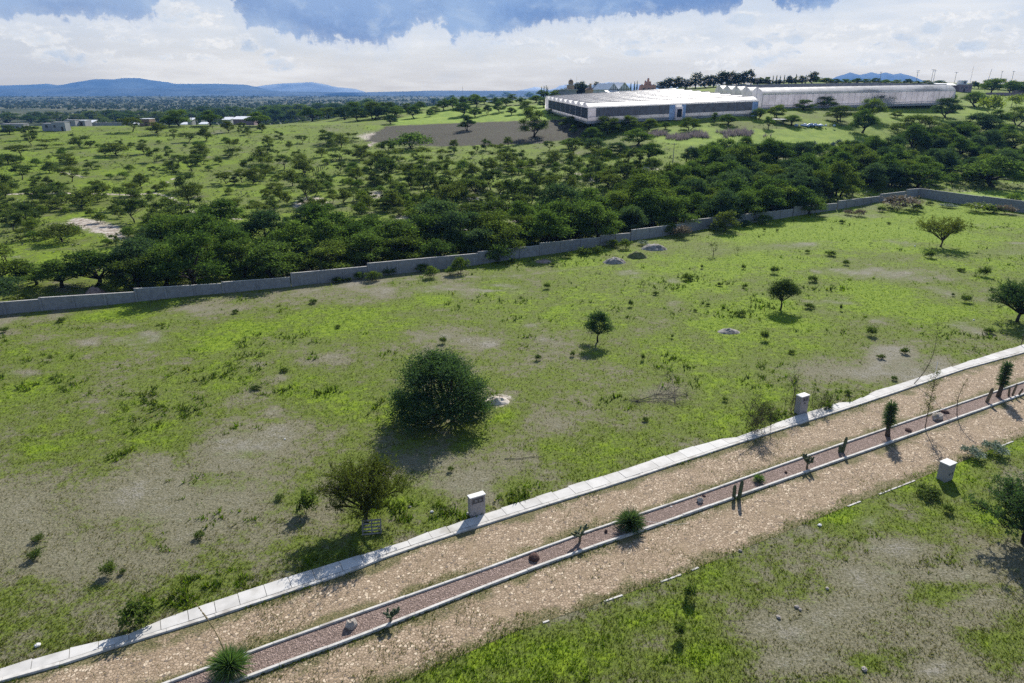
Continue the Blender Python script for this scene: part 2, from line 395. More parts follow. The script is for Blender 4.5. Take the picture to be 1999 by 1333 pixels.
# ---------------------------------------------------------------- distant hills
def hills(name, prof, Y, half, label, col):
    pxs = np.linspace(prof[0][0], prof[-1][0], 160); pys = np.interp(pxs, *zip(*prof))
    V = []; rows = [(-half,0),(-half*.7,.22),(-half*.45,.5),(-half*.2,.82),(0,1),(half*.5,.6),(half,0)]
    for k, (dy, f) in enumerate(rows):
        for i, (px, py) in enumerate(zip(pxs, pys)):
            c = at(px, py, Y)
            nz = fbm(np.array(c.x/700), np.array(dy/500+k*.7), 31, 3)-.5
            V.append((c.x+nz*300*(f > 0), Y+dy+nz*half*.5*(0 < f < 1), -70+(c.z+70)*f*(1 if f in (0, 1) else 1+.2*nz)))
    n = len(pxs); j = np.arange(n-1)
    Q = np.concatenate([np.stack([r*n+j, r*n+j+1, (r+1)*n+j+1, (r+1)*n+j], 1) for r in range(len(rows)-1)])
    m, t = material(name+'_slopes'); p = pos(t)
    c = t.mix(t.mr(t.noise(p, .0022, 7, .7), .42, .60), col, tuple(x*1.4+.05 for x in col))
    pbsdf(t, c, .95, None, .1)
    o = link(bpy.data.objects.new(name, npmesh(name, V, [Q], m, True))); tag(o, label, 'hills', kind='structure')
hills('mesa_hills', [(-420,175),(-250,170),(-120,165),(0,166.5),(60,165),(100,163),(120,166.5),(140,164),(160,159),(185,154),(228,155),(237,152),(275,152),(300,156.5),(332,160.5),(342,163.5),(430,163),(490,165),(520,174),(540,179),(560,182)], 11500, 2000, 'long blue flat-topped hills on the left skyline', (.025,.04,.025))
hills('haze_pale_ridge', [(430,182),(500,169),(525,166),(560,162.5),(610,160),(640,165),(660,170),(690,173),(712,180)], 13500, 900, 'paler far ridge right of the flat-topped hills', (.26,.28,.26))  # paleness of distant haze is put into this ridge's surface colour
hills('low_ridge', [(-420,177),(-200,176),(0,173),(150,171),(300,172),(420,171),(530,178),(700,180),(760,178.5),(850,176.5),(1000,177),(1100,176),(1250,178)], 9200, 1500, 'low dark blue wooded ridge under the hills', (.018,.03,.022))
hills('haze_pale_peaks', [(990,182),(1020,175),(1045,169),(1070,175),(1100,167),(1135,161),(1160,166),(1195,160),(1225,162),(1260,165),(1290,167),(1350,173),(1400,181)], 13600, 800, 'very pale peaks behind the distant roofs', (.50,.52,.50))  # surface colour lightened to imitate haze in front of the peaks
hills('sierra_peaks', [(1590,176),(1640,150),(1668,141),(1685,146),(1703,140.5),(1715,144),(1728,141),(1745,145),(1762,142.5),(1785,150),(1840,176)], 11000, 1200, 'small jagged blue sierra above the long greenhouse', (.025,.04,.03))
# ---------------------------------------------------------------- roadside lines, read off the photograph and laid on the flat ground
def gl(pts, z=0.0): return np.array([flat(px, py, z) for px, py in pts])[:, :2]
SW_UP = [(-300,1440),(-120,1362),(0,1311),(80,1285),(135,1270),(242,1245),(298,1228),(317,1212),(420,1177),(560,1131),(700,1087),(803,1056),(808,1051),(855,1036),(912,1015),(1050,972),(1122,948),(1190,928),(1274,900),(1350,875),(1408,859),(1428,860),(1496,835),(1551,814),(1642,787),(1662,788),(1710,765),(1779,744),(1886,708),(1999,674),(2150,626),(2400,548)]
SW_LO = [(-300,1450),(-120,1382),(0,1334),(56,1320),(133,1297),(224,1267),(298,1247),(322,1237),(420,1207),(550,1164),(700,1114),(762,1087),(895,1043),(1050,994),(1200,948),(1350,898),(1431,871),(1558,830),(1662,797),(1675,793),(1740,771),(1886,721),(1999,690),(2150,641),(2400,562)]
MD_UP = [(-100,1494),(150,1402),(336,1333),(520,1264),(700,1200),(950,1112),(1130,1046),(1246,1007),(1350,972),(1564,896),(1740,835),(1837,802),(1999,747),(2150,696),(2400,612)]
MD_LO = [(-50,1528),(200,1432),(480,1325),(700,1245),(990,1130),(1126,1080),(1250,1038),(1350,1002),(1415,979),(1584,919),(1746,862),(1853,823),(1999,770),(2150,716),(2400,627)]
LN_LO = [(50,1640),(400,1484),(780,1333),(1000,1236),(1190,1170),(1320,1125),(1480,1060),(1662,985),(1782,939),(1977,861),(2150,790),(2400,690)]
swu, swl, mdu, mdl, lnl = [gl(p) for p in (SW_UP, SW_LO, MD_UP, MD_LO, LN_LO)]
def resample(L, step):
    d = np.concatenate([[0], np.cumsum(np.linalg.norm(np.diff(L, axis=0), axis=1))])
    q = np.arange(0, d[-1], step); return np.stack([np.interp(q, d, L[:, 0]), np.interp(q, d, L[:, 1])], 1)
RD = np.array([mdl[-4]-mdl[2]])[0]; RD = RD/np.linalg.norm(RD)   # direction of the road
RANG = math.atan2(RD[1], RD[0]); RN = np.array([-RD[1], RD[0]])
def along(L): return L @ RD, L @ RN
def acr(L, a): s, n = along(L); return np.interp(a, s, n)
def wpt(a, n, z=0.): return np.array([RD[0]*a+RN[0]*n, RD[1]*a+RN[1]*n, z])
def road_coords(X, Y): return X*RD[0]+Y*RD[1], X*RN[0]+Y*RN[1]
A0, A1 = -60.0, 110.0

# ---------------------------------------------------------------- pastures, fields and bare ground: where each kind of surface lies
def blob(px, py, L):
    m = np.zeros_like(px)
    for b in L:
        x, y, rx, ry = b[:4]; s = b[4] if len(b) > 4 else 1
        d = ((px-x)/rx)**2+((py-y)/ry)**2
        m = np.maximum(m, s*np.exp(-d*.9))
    return m
def poly(px, py, P):
    ins = np.zeros(px.shape, bool); n = len(P)
    for i in range(n):
        x0, y0 = P[i]; x1, y1 = P[(i+1) % n]
        c = ((y0 > py) != (y1 > py)) & (px < (x1-x0)*(py-y0)/(y1-y0+1e-12)+x0)
        ins ^= c
    return ins.astype(float)
def trail(px, py, P, w):
    d = np.full(px.shape, 1e9)
    for (x0, y0), (x1, y1) in zip(P[:-1], P[1:]):
        vx, vy = x1-x0, y1-y0; t_ = np.clip(((px-x0)*vx+(py-y0)*vy*4)/(vx*vx+vy*vy*4+1e-9), 0, 1)
        d = np.minimum(d, np.sqrt((px-x0-t_*vx)**2+4*(py-y0-t_*vy)**2))
    return np.exp(-(d/w)**2)
BARE = [(50,728,34,8,1),(100,703,12,3,1),(165,670,28,8,.8),(385,650,16,8,.6),(380,670,14,6,.7),(600,668,38,18,.5),(550,737,20,8,.9),(300,752,130,22,.35),(60,790,80,30,.3),(20,835,30,12,.4),
 (20,1010,120,70,.6),(130,1090,80,50,.6),(330,985,200,60,.62),(450,960,160,70,.6),(520,890,90,50,.45),(820,905,90,30,.7),(900,940,130,40,.65),(1000,880,90,40,.4),(1090,830,70,40,.5),(420,850,40,25,.6),(300,905,40,20,.6),(180,950,40,18,.5),(250,990,40,25,.7),
 (960,670,28,7,.8),(855,607,20,6,.6),(1100,690,90,40,.35),(1290,770,90,26,.65),(1130,770,60,60,.3),(1600,720,120,26,.6),(1700,680,80,20,.4),(1250,545,60,10,.35),(1400,490,90,14,.6),(1480,485,70,12,.6),(1560,478,40,8,.7),(1740,535,85,18,.75),(1960,495,80,10,.7),(1330,448,16,5,.7),(1560,442,30,5,.5),(1430,455,20,4,.5),(1900,640,60,30,.5),(1930,600,40,20,.4),(1480,710,100,30,.35),
 (1060,508,20,4,1),(980,555,30,4,.8),(960,565,14,3,.9),(700,545,60,8,.6),(820,535,90,6,.6),(620,570,60,8,.4),(100,620,60,8,.4),(460,575,40,6,.4),
 (1690,1125,75,35,.95),(1760,1072,70,24,.95),(1700,1020,30,22,.7),(1500,1225,60,24,.8),(1520,1290,60,22,.75),(1820,1305,50,18,1),(1860,1120,70,18,.8),(1640,1190,80,26,.75),(1250,1180,22,10,.8),(1560,1105,26,12,.7),(1460,1130,40,16,.4),(1910,1170,50,20,.6),(1960,950,40,25,.6),(1290,1250,30,20,.5),(1870,1020,40,30,.4),(1950,1080,60,20,.7)]
LUSH = [(600,640,150,28,1),(350,665,150,26,.8),(250,618,140,14,.9),(60,770,70,40,.8),(30,690,60,20,.6),(1110,610,130,45,.9),(980,562,60,22,1),(850,580,60,24,.9),(640,760,80,36,1),(450,740,60,20,.6),(1000,590,60,22,.6),(1300,540,200,50,.8),(1500,520,160,30,.6),(1650,450,260,40,1.1),(1850,430,150,24,1.2),(1850,620,90,30,.9),(900,590,70,26,.6),(985,812,34,14,1),(1700,590,140,30,.8),(1500,620,160,40,.7),(1380,690,120,40,.5),(1560,680,90,20,.6),(300,850,120,30,.5),(60,880,70,20,.6),(420,940,60,16,.7),(480,880,40,16,.7),(290,1040,60,30,.3),
 (1100,1290,170,60,.9),(1000,1250,60,30,.8),(1250,1220,90,50,.7),(1640,1005,80,40,.9),(1830,925,90,45,1.1),(1930,860,90,30,1),(1390,1130,120,30,.7),(1520,1150,70,24,.7),(1350,1200,80,40,.7),(1420,1280,50,24,.8),(1840,1010,60,30,.6),(1830,1150,60,24,.8),(1950,1020,50,30,.9),(1700,1290,60,30,.7),(1980,1250,60,60,.6),
 (800,980,100,24,.8),(900,1000,60,20,.7),(830,1030,70,20,.7),(760,960,30,14,.7),(430,1130,80,30,.5),(530,1075,70,30,.4),(340,1190,70,30,.4),(120,1240,80,25,.5),(1020,950,70,20,.6),(1200,880,120,30,.6),(1420,800,150,40,.5),(1380,760,80,40,.5),(860,470,400,10,.5),(1000,505,120,12,1),(1150,495,60,8,.6)]
WHITE = [(170,437,40,9,.9),(205,447,30,9,1),(225,458,16,8,1),(155,430,20,5,.7),(610,393,24,8,1),(590,400,18,8,.8),(620,390,14,4,1),(970,410,22,10,.9),(955,415,16,4,1),(1020,432,18,5,.9),(775,438,30,5,.6),(785,425,14,6,.8),(735,380,20,8,.7),(925,388,16,5,.7),(1180,388,14,5,.8),(1160,350,20,4,.6),(1260,330,28,4,.7),(1310,358,14,6,.7),(1160,375,12,4,.4),(1370,330,14,4,.7),(1265,382,14,4,.7),(1130,340,14,3,.5),(735,266,36,9,.75),(765,258,26,5,.6),(640,425,12,3,.7),(968,782,26,11,1),(1470,385,30,4,.5),(1640,400,26,6,.5)]
TRACKS = [([(0,379),(130,377),(220,379),(262,381),(300,376),(330,384),(352,398),(372,412),(400,420),(420,423),(475,428)],2.6),([(120,336),(150,342),(165,346)],2.2),([(315,360),(335,350),(352,345)],2.0),([(350,396),(390,406),(362,430)],2.8),([(720,285),(745,268),(770,256),(800,254)],3.2)]
PLOUGH = [(712,276),(738,256),(752,246),(880,241),(1010,236),(1112,233),(1150,250),(1160,268),(1100,272),(1060,280),(960,283),(860,286)]
CROP = [(1270,268),(1300,250),(1350,246),(1500,253),(1700,244),(1780,255),(1790,272),(1700,277),(1500,286),(1400,290),(1280,276)]
GREENB = [(760,244),(790,228),(880,212),(1060,205),(1100,222),(1095,233),(1010,235),(880,240)]
PALE = [(1640,232),(1700,215),(1800,205),(1900,190),(1999,186),(2200,180),(2200,235),(1860,240)]
BRIGHT = [(1830,386),(1840,377),(1999,369),(2300,362),(2300,420),(1999,394)]
def masks(X, Y, Z):
    px, py = topx(X, Y, Z)
    w1 = fbm(X/3.2, Y/3.2, 21, 3)-.5; w2 = fbm(X/11., Y/11., 23, 4)-.5
    wx = px+w1*np.clip(2400/np.maximum(Y, 30), 2, 60); wy = py+w2*np.clip(900/np.maximum(Y, 30), 1, 26)
    near = sstep(8, 0, Y-np.interp(px, [0,500,850,1050,1300,1500,1700,1793,2000], [88,104,117,128,146,161,184,194,176]))
    w3 = fbm(X/1.4, Y/1.4, 27, 3)-.5
    g = .40-.13*sstep(900, 1050, py)*sstep(700, 1100, px)+.95*w2+.75*w1+.55*w3+.24*sstep(900, 1700, px)*sstep(760, 560, py)-.18*sstep(900, 300, px)*sstep(800, 1050, py)
    lush = blob(wx, wy, LUSH); bare = blob(wx, wy, BARE)*np.clip(.72+1.1*w3+.7*w1, .15, 1.1)
    g = g+.55*lush-.62*bare
    g = np.where(near > .5, g, .72+.8*w2+.65*w1+.5*w3)
    b = bare*near*1.0+(.5*sstep(.1, .35, -w2-.3*w1+.02)) * (.4+.6*near)+.6*(1-near)*sstep(.16, .34, -w1-.5*w3)
    white = blob(wx, py+w2*4+w1*3, WHITE)
    b = np.maximum(b, .55*near*trail(px+w1*8, py+w1*3, [(540,578),(700,554),(860,541),(1000,538),(1100,528),(1200,516)], 5.0))
    for P, wd in TRACKS: white = np.maximum(white, .8*trail(px+w1*3, py+w1*1.5, P, wd))
    jx, jy = px+w1*9, py+w1*2.0
    plough = poly(jx, jy, PLOUGH); crop = poly(jx, jy, CROP)
    lushfar = np.maximum(np.maximum(poly(jx, jy, GREENB), poly(jx, jy, BRIGHT)), .75*crop)
    lushfar = np.maximum(lushfar, .5*poly(jx, jy, PALE))
    far = sstep(430, 800, Y)
    rocky = sstep(.02, .25, fbm(X/18, Y/18, 41, 3)-.55)*(1-near)*sstep(500, 900, px)*sstep(330, 380, py)
    white = np.maximum(white, .45*rocky)
    b = b+.55*near*sstep(.08, .30, -w3-.6*w1-.25*w2+.02)*(.35+bare)
    return dict(green=np.clip(g, 0, 1.4), bare=np.clip(b, 0, 1), white=np.clip(white, 0, 1), plough=plough, lushfar=lushfar, far=far, near=near)

# ---------------------------------------------------------------- the ground: one sheet to the horizon
rows = [-40.0]
while rows[-1] < 26000:
    y = rows[-1]; rows.append(y+(3 if y < 20 else .42 if y < 100 else .42*(y/100)**1.6 if y < 500 else 5.5*(y/500)))
rows = np.array(rows); ncol = 560
ss = np.linspace(-1.3, 1.3, ncol)
GX = (ss[None, :]*(np.maximum(rows, 0)+70)[:, None]); GY = np.repeat(rows[:, None], ncol, 1)
GZ = zT(GX, GY); mk = masks(GX.ravel(), GY.ravel(), GZ.ravel())
# lumps: mounds of spoil and soil that are part of the ground
ii = np.arange(len(rows)-1)[:, None]*ncol+np.arange(ncol-1)[None, :]; ii = ii.ravel()
Q = np.stack([ii, ii+1, ii+ncol+1, ii+ncol], 1)
m, t = material('ground_turf_and_soil'); p = pos(t)
a_g, a_b, a_w, a_p, a_l, a_f = [t.attr(k) for k in ('green','bare','white','plough','lushfar','far')]
n1 = t.noise(p, 1.3, 5, .65); n2 = t.noise(p, 6.5, 4, .65); n3 = t.noise(p, .22, 4, .6); n4 = t.noise(p, 22, 3, .6)
g = t.m('ADD', a_g, t.m('ADD', t.m('MULTIPLY', t.m('SUBTRACT', n1, .5), 1.5), t.m('MULTIPLY', t.m('SUBTRACT', n2, .5), 1.3)))
straw = t.mix(t.mr(n2, .35, .65), (.125,.120,.070), (.235,.215,.145))
dull = t.mix(t.mr(n2, .3, .7), (.080,.116,.018), (.16,.19,.040))
lush = t.mix(t.mr(n1, .3, .7), (.105,.175,.010), (.20,.275,.018))
c = t.mix(t.mr(g, .12, .46), straw, dull); c = t.mix(t.mr(g, .55, 1.0), c, lush)
soil = t.mix(t.mr(n2, .3, .7), (.18,.165,.135), (.33,.31,.265))
c = t.mix(t.m('MULTIPLY', t.mr(t.m('ADD', a_b, t.m('ADD', t.m('MULTIPLY', t.m('SUBTRACT', n1, .5), 1.5), t.m('MULTIPLY', t.m('SUBTRACT', n2, .5), 1.3))), 
    .42, 1.1), .8), c, soil)
c = t.mix(t.m('MULTIPLY', t.mr(n4, .54, .68), .5), c, (.030,.036,.014))
wht = t.mix(t.mr(n1, .35, .62), (.22,.17,.13), (.52,.47,.40))
c = t.mix(t.mr(t.m('ADD', a_w, t.m('MULTIPLY', t.m('SUBTRACT', n1, .5), 1.0)), .22, .55), c, wht)
far_l = t.mix(t.mr(n3, .35, .65), (.14,.23,.020), (.24,.33,.036)); c = t.mix(t.m('MULTIPLY', a_l, .9), c, far_l)
# furrows of the ploughed field
mp = t.new('ShaderNodeMapping'); mp.inputs['Rotation'].default_value = (0, 0, R(-52)); t.l.new(p, mp.inputs[0])
wv = t.new('ShaderNodeTexWave', wave_type='BANDS', bands_direction='X'); t.l.new(mp.outputs[0], wv.inputs[0]); wv.inputs['Scale'].default_value = .21; wv.inputs['Distortion'].default_value = 1.2; wv.inputs['Detail'].default_value = 3
pl = t.mix(t.mr(wv.outputs[0], .25, .75), (.050,.045,.036), (.105,.092,.070)); pl = t.mix(t.mr(n1, .5, .72), pl, (.10,.125,.05))
c = t.mix(a_p, c, pl)
# far valley: scrub woodland with pale clearings
fa = t.noise(p, .006, 6, .7); fb = t.noise(p, .035, 4, .7); mpf = t.new('ShaderNodeMapping'); mpf.inputs['Scale'].default_value = (.0028, .0014, 1); t.l.new(p, mpf.inputs[0]); fz = t.noise(mpf.outputs[0], 1, 5, .6)
fc = t.mix(t.mr(fb, .42, .6), (.020,.034,.014), (.06,.075,.032)); fc = t.mix(t.m('MULTIPLY', t.mr(fz, .48, .62), .85), fc, t.mix(fb, (.12,.135,.07), (.21,.19,.125))); fc = t.mix(t.m('MULTIPLY', t.mr(fa, .56, .7), t.mr(fb, .42, .58)), fc, (.20,.175,.115))
c = t.mix(a_f, c, fc)
nb = t.bump(t.m('ADD', t.m('MULTIPLY', n2, .6), t.m('MULTIPLY', n4, .4)), .10, .9)
nb = t.bump(n1, .25, .5, nb)
nb = t.bump(t.m('MULTIPLY', wv.outputs[0], a_p), .5, .8, nb)
pbsdf(t, c, .95, nb, .12)
MAT_GROUND = m
gme = npmesh('ground', np.stack([GX.ravel(), GY.ravel(), GZ.ravel()], 1), [Q], m, True, attrs={k: v for k, v in mk.items()})
go = link(bpy.data.objects.new('ground', gme)); tag(go, 'grassy field, pasture and valley floor reaching to the horizon', 'ground', kind='structure')

# ---------------------------------------------------------------- cobbled road, pavement, planted median
def ribbon(La, Lb, z, step=.5, over=0.0):
    a = np.arange(A0, A1, step); na, nb_ = acr(La, a)+over, acr(Lb, a)-over
    return a, na, nb_
def sheet(name, La, Lb, z, mat, label, cat, cols=9, kind='structure', attr=True):
    a, na, nb_ = ribbon(La, Lb, z)
    V = []; E = []
    for k in range(cols):
        f = k/(cols-1); n = na*(1-f)+nb_*f
        V.append(np.stack([RD[0]*a+RN[0]*n, RD[1]*a+RN[1]*n, np.full(len(a), z)], 1)); E.append(np.minimum(np.abs(n-na), np.abs(n-nb_)))
    V = np.concatenate(V); n = len(a); j = np.arange(n-1)
    Q = np.concatenate([np.stack([k*n+j, (k+1)*n+j, (k+1)*n+j+1, k*n+j+1], 1) for k in range(cols-1)])
    o = link(bpy.data.objects.new(name, npmesh(name, V, [Q], mat, False, attrs={'rim': np.concatenate(E)})))
    return tag(o, label, cat, kind=kind)
m, t = material('cobbles'); p = pos(t)
wp = t.new('ShaderNodeVectorMath', operation='ADD'); t.l.new(p, wp.inputs[0])
t.l.new(t.mix(1, t.noise(p, 1.5, 2, .5, 0, 1), (.12,.12,.12), 'MULTIPLY'), wp.inputs[1])
v1 = t.vor(wp.outputs[0], 5.6); ve = t.vor(wp.outputs[0], 5.6, 'DISTANCE_TO_EDGE')
sepc = t.new('ShaderNodeSeparateColor'); t.l.new(v1.outputs['Color'], sepc.inputs[0])
st = t.mix(sepc.outputs[0], (.265,.195,.13), (.44,.34,.24)); st = t.mix(t.mr(sepc.outputs[1], .80, .97), st, (.60,.49,.36)); st = t.mix(t.mr(sepc.outputs[2], .86, .97), st, (.17,.14,.12))
nn = t.noise(p, 9, 4, .6); nl = t.noise(p, .5, 4, .6)
dirt = t.mix(nn, (.235,.172,.108), (.35,.268,.175))
stone = t.mr(ve.outputs['Distance'], .04, .11)
cover = t.mr(t.m('ADD', nl, t.m('MULTIPLY', t.m('SUBTRACT', nn, .5), .5)), .47, .72)
stone = t.m('MULTIPLY', stone, t.m('SUBTRACT', 1, t.m('MULTIPLY', cover, .85)))
c = t.mix(stone, dirt, st)
rim = t.attr('rim')
rg = t.mr(t.m('ADD', rim, t.m('ADD', t.m('MULTIPLY', t.m('SUBTRACT', nl, .5), -3.2), t.m('MULTIPLY', t.m('SUBTRACT', nn, .5), 1.6))), .95, .25)
c = t.mix(t.m('MULTIPLY', rg, .8), c, t.mix(t.mr(nn, .38, .62), (.060,.078,.018), (.19,.165,.075)))
nb = t.bump(t.m('MULTIPLY', stone, t.m('ADD', .5, t.m('MULTIPLY', sepc.outputs[2], .5))), .07, 1.0); nb = t.bump(nn, .03, .6, nb)
pbsdf(t, c, .85, nb, .12)
MAT_COB = m
sheet('cobbled_lane', swl, mdu, .012, MAT_COB, 'cobbled lane between the pavement and the median', 'road')
sheet('cobbled_lane', mdl, lnl, .012, MAT_COB, 'cobbled lane between the median and the near lawn', 'road')
m, t = material('red_gravel'); p = pos(t)
v = t.vor(p, 17); s3 = t.new('ShaderNodeSeparateColor'); t.l.new(v.outputs['Color'], s3.inputs[0])
c = t.mix(s3.outputs[0], (.12,.085,.070), (.27,.20,.165)); c = t.mix(t.mr(s3.outputs[1], .8, .95), c, (.40,.30,.26)); c = t.mix(t.mr(t.noise(p, .8, 4), .55, .75), c, (.19,.14,.115))
pbsdf(t, c, .9, t.bump(v.outputs['Distance'], .05, 1.0), .2)
sheet('gravel_bed', mdu, mdl, .06, m, 'red volcanic gravel bed filling the median', 'gravel', cols=3)
MAT_CONC = mat_noisy('pale_concrete', (.50,.475,.43), (.64,.61,.56), 1.2, .8, .006, 30, (.42,.39,.35))
MAT_CONC2 = mat_noisy('kerb_concrete', (.46,.44,.40), (.60,.575,.53), 2.2, .85, .006, 30, (.36,.33,.29))
def curb(name, L, wdt, h, label, off=0.0, seg=2.5, gap=.012, cat='kerb'):
    mb = MB(); a = A0
    rr = random.Random(name+label)
    while a < A1:
        b = a+seg-gap; dz = rr.uniform(-.012, .012); n0, n1 = float(acr(L, a))+off, float(acr(L, b))+off
        mb.hexa([wpt(a, n0-wdt/2, -.1), wpt(b, n1-wdt/2, -.1), wpt(b, n1+wdt/2, -.1), wpt(a, n0+wdt/2, -.1)],
                [wpt(a, n0-wdt/2, h+dz), wpt(b, n1-wdt/2, h+dz), wpt(b, n1+wdt/2, h+dz), wpt(a, n0+wdt/2, h+dz)])
        a += seg
    o = mb.build(name, MAT_CONC2, bevel=.012); return tag(o, label, cat, kind='structure')
curb('median_kerb', mdu, .15, .17, 'pale concrete kerb along the far side of the median')
curb('median_kerb', mdl, .17, .17, 'pale concrete kerb along the near side of the median')
# the pavement: cast slabs of slightly different tone and level, with a kerb in front of a narrow groove
def pav_mat():
    m, t = material('pavement_concrete'); p = pos(t); oi = t.attr('tone')
    c = t.mix(t.mr(t.noise(p, .9, 5, .6), .35, .65), (.44,.425,.395), (.56,.54,.505))
    c = t.mix(t.m('MULTIPLY', oi, .5), c, (.64,.625,.595)); c = t.mix(t.mr(t.noise(p, .35, 4, .6), .52, .72), c, (.36,.34,.30))
    pbsdf(t, c, .8, t.bump(t.noise(p, 25, 4), .006, .8), .25); return m
MAT_PAV = pav_mat()
V = []; Q = []; tone = []; a = A0; rr = random.Random(5); n = 0
while a < A1:
    seg = rr.uniform(1.3, 1.7); b = a+seg-.03
    dz = rr.uniform(-.01, .012); tn = rr.random()**2
    lo0, lo1 = float(acr(swl, a))+.30, float(acr(swl, b))+.30; up0, up1 = float(acr(swu, a)), float(acr(swu, b))
    jig = rr.uniform(-.10, .06)
    z0 = .13+dz
    pts_ = [wpt(a, lo0, -.1), wpt(b, lo1, -.1), wpt(b, up1+jig, -.1), wpt(a, up0+jig, -.1), wpt(a, lo0, z0), wpt(b, lo1, z0), wpt(b, up1+jig, z0+.01), wpt(a, up0+jig, z0+.01)]
    V += pts_; Q += [[i+n for i in f] for f in ((4,5,6,7),(0,1,5,4),(1,2,6,5),(2,3,7,6),(3,0,4,7))]; n += 8; tone += [tn]*8
    a += seg
pv_ = link(bpy.data.objects.new('pavement', npmesh('pavement', V, [Q], MAT_PAV, attrs={'tone': tone})))
tag(pv_, 'pale concrete pavement of cast slabs beside the cobbled lane', 'pavement', kind='structure')
curb('pavement_kerb', swl, .24, .135, 'pale kerb along the front of the pavement', off=.14)
# old kerb strip on the lawn side of the near lane, mostly grown over
mb = MB()
for x0, x1 in ((1180,1215),(1290,1330),(1655,1680),(1716,1786),(1952,1978),(1350,1364),(1060,1072)):
    p0 = np.array(flat(x0, np.interp(x0, *zip(*LN_LO))+1)); p1 = np.array(flat(x1, np.interp(x1, *zip(*LN_LO))+1))
    d = p1-p0; L = np.linalg.norm(d); c = (p0+p1)/2
    mb.box((c[0], c[1], -.02), (L, .11, .13), math.atan2(d[1], d[0]))
o = mb.build('kerb_strip', MAT_CONC2); tag(o, 'short bits of old pale kerb showing through the near lawn', 'kerb', kind='structure')
# ---------------------------------------------------------------- plants: prototypes
def leaves(C, size, asp=.5, seed=0, up=.3, out=None):
    r = np.random.default_rng(seed); n = len(C)
    a = r.normal(size=(n, 3)); a[:, 2] *= .7; a /= np.linalg.norm(a, axis=1)[:, None]
    nn = r.normal(size=(n, 3)); nn[:, 2] += up
    if out is not None: nn += out*.5
    b = np.cross(a, nn); b /= np.linalg.norm(b, axis=1)[:, None]+1e-9
    s = (size*r.uniform(.6, 1.35, n))[:, None]
    V = np.stack([C-a*s, C+b*s*asp, C+a*s, C-b*s*asp], 1).reshape(-1, 3)
    return V, np.arange(4*n).reshape(n, 4)
def clump_pts(cl, n, seed, shell=.6, low=-.55):
    r = np.random.default_rng(seed); cl = np.array(cl, float)
    w_ = (cl[:, 3]*cl[:, 4]+cl[:, 3]*cl[:, 5])**1.0; k = r.choice(len(cl), n, p=w_/w_.sum())
    d = r.normal(size=(n, 3)); d /= np.linalg.norm(d, axis=1)[:, None]
    d[:, 2] = np.where(d[:, 2] < low, -d[:, 2], d[:, 2])
    rad = (shell+(1-shell)*r.random(n))*(1+.16*r.normal(size=n))
    rad = np.where(r.random(n) < .25, rad*r.random(n), rad)
    return cl[k, :3]+d*cl[k, 3:6]*rad[:, None], d
def bent(a, b, r, bend=.12, n=5):
    a, b = np.array(a, float), np.array(b, float); L = np.linalg.norm(b-a)
    q = np.linspace(0, 1, n)[:, None]; off = r.normal(size=3)*bend*L; off[2] *= .4
    return a+(b-a)*q+off*np.sin(q*math.pi)
class Tree: pass
PROTO = {}
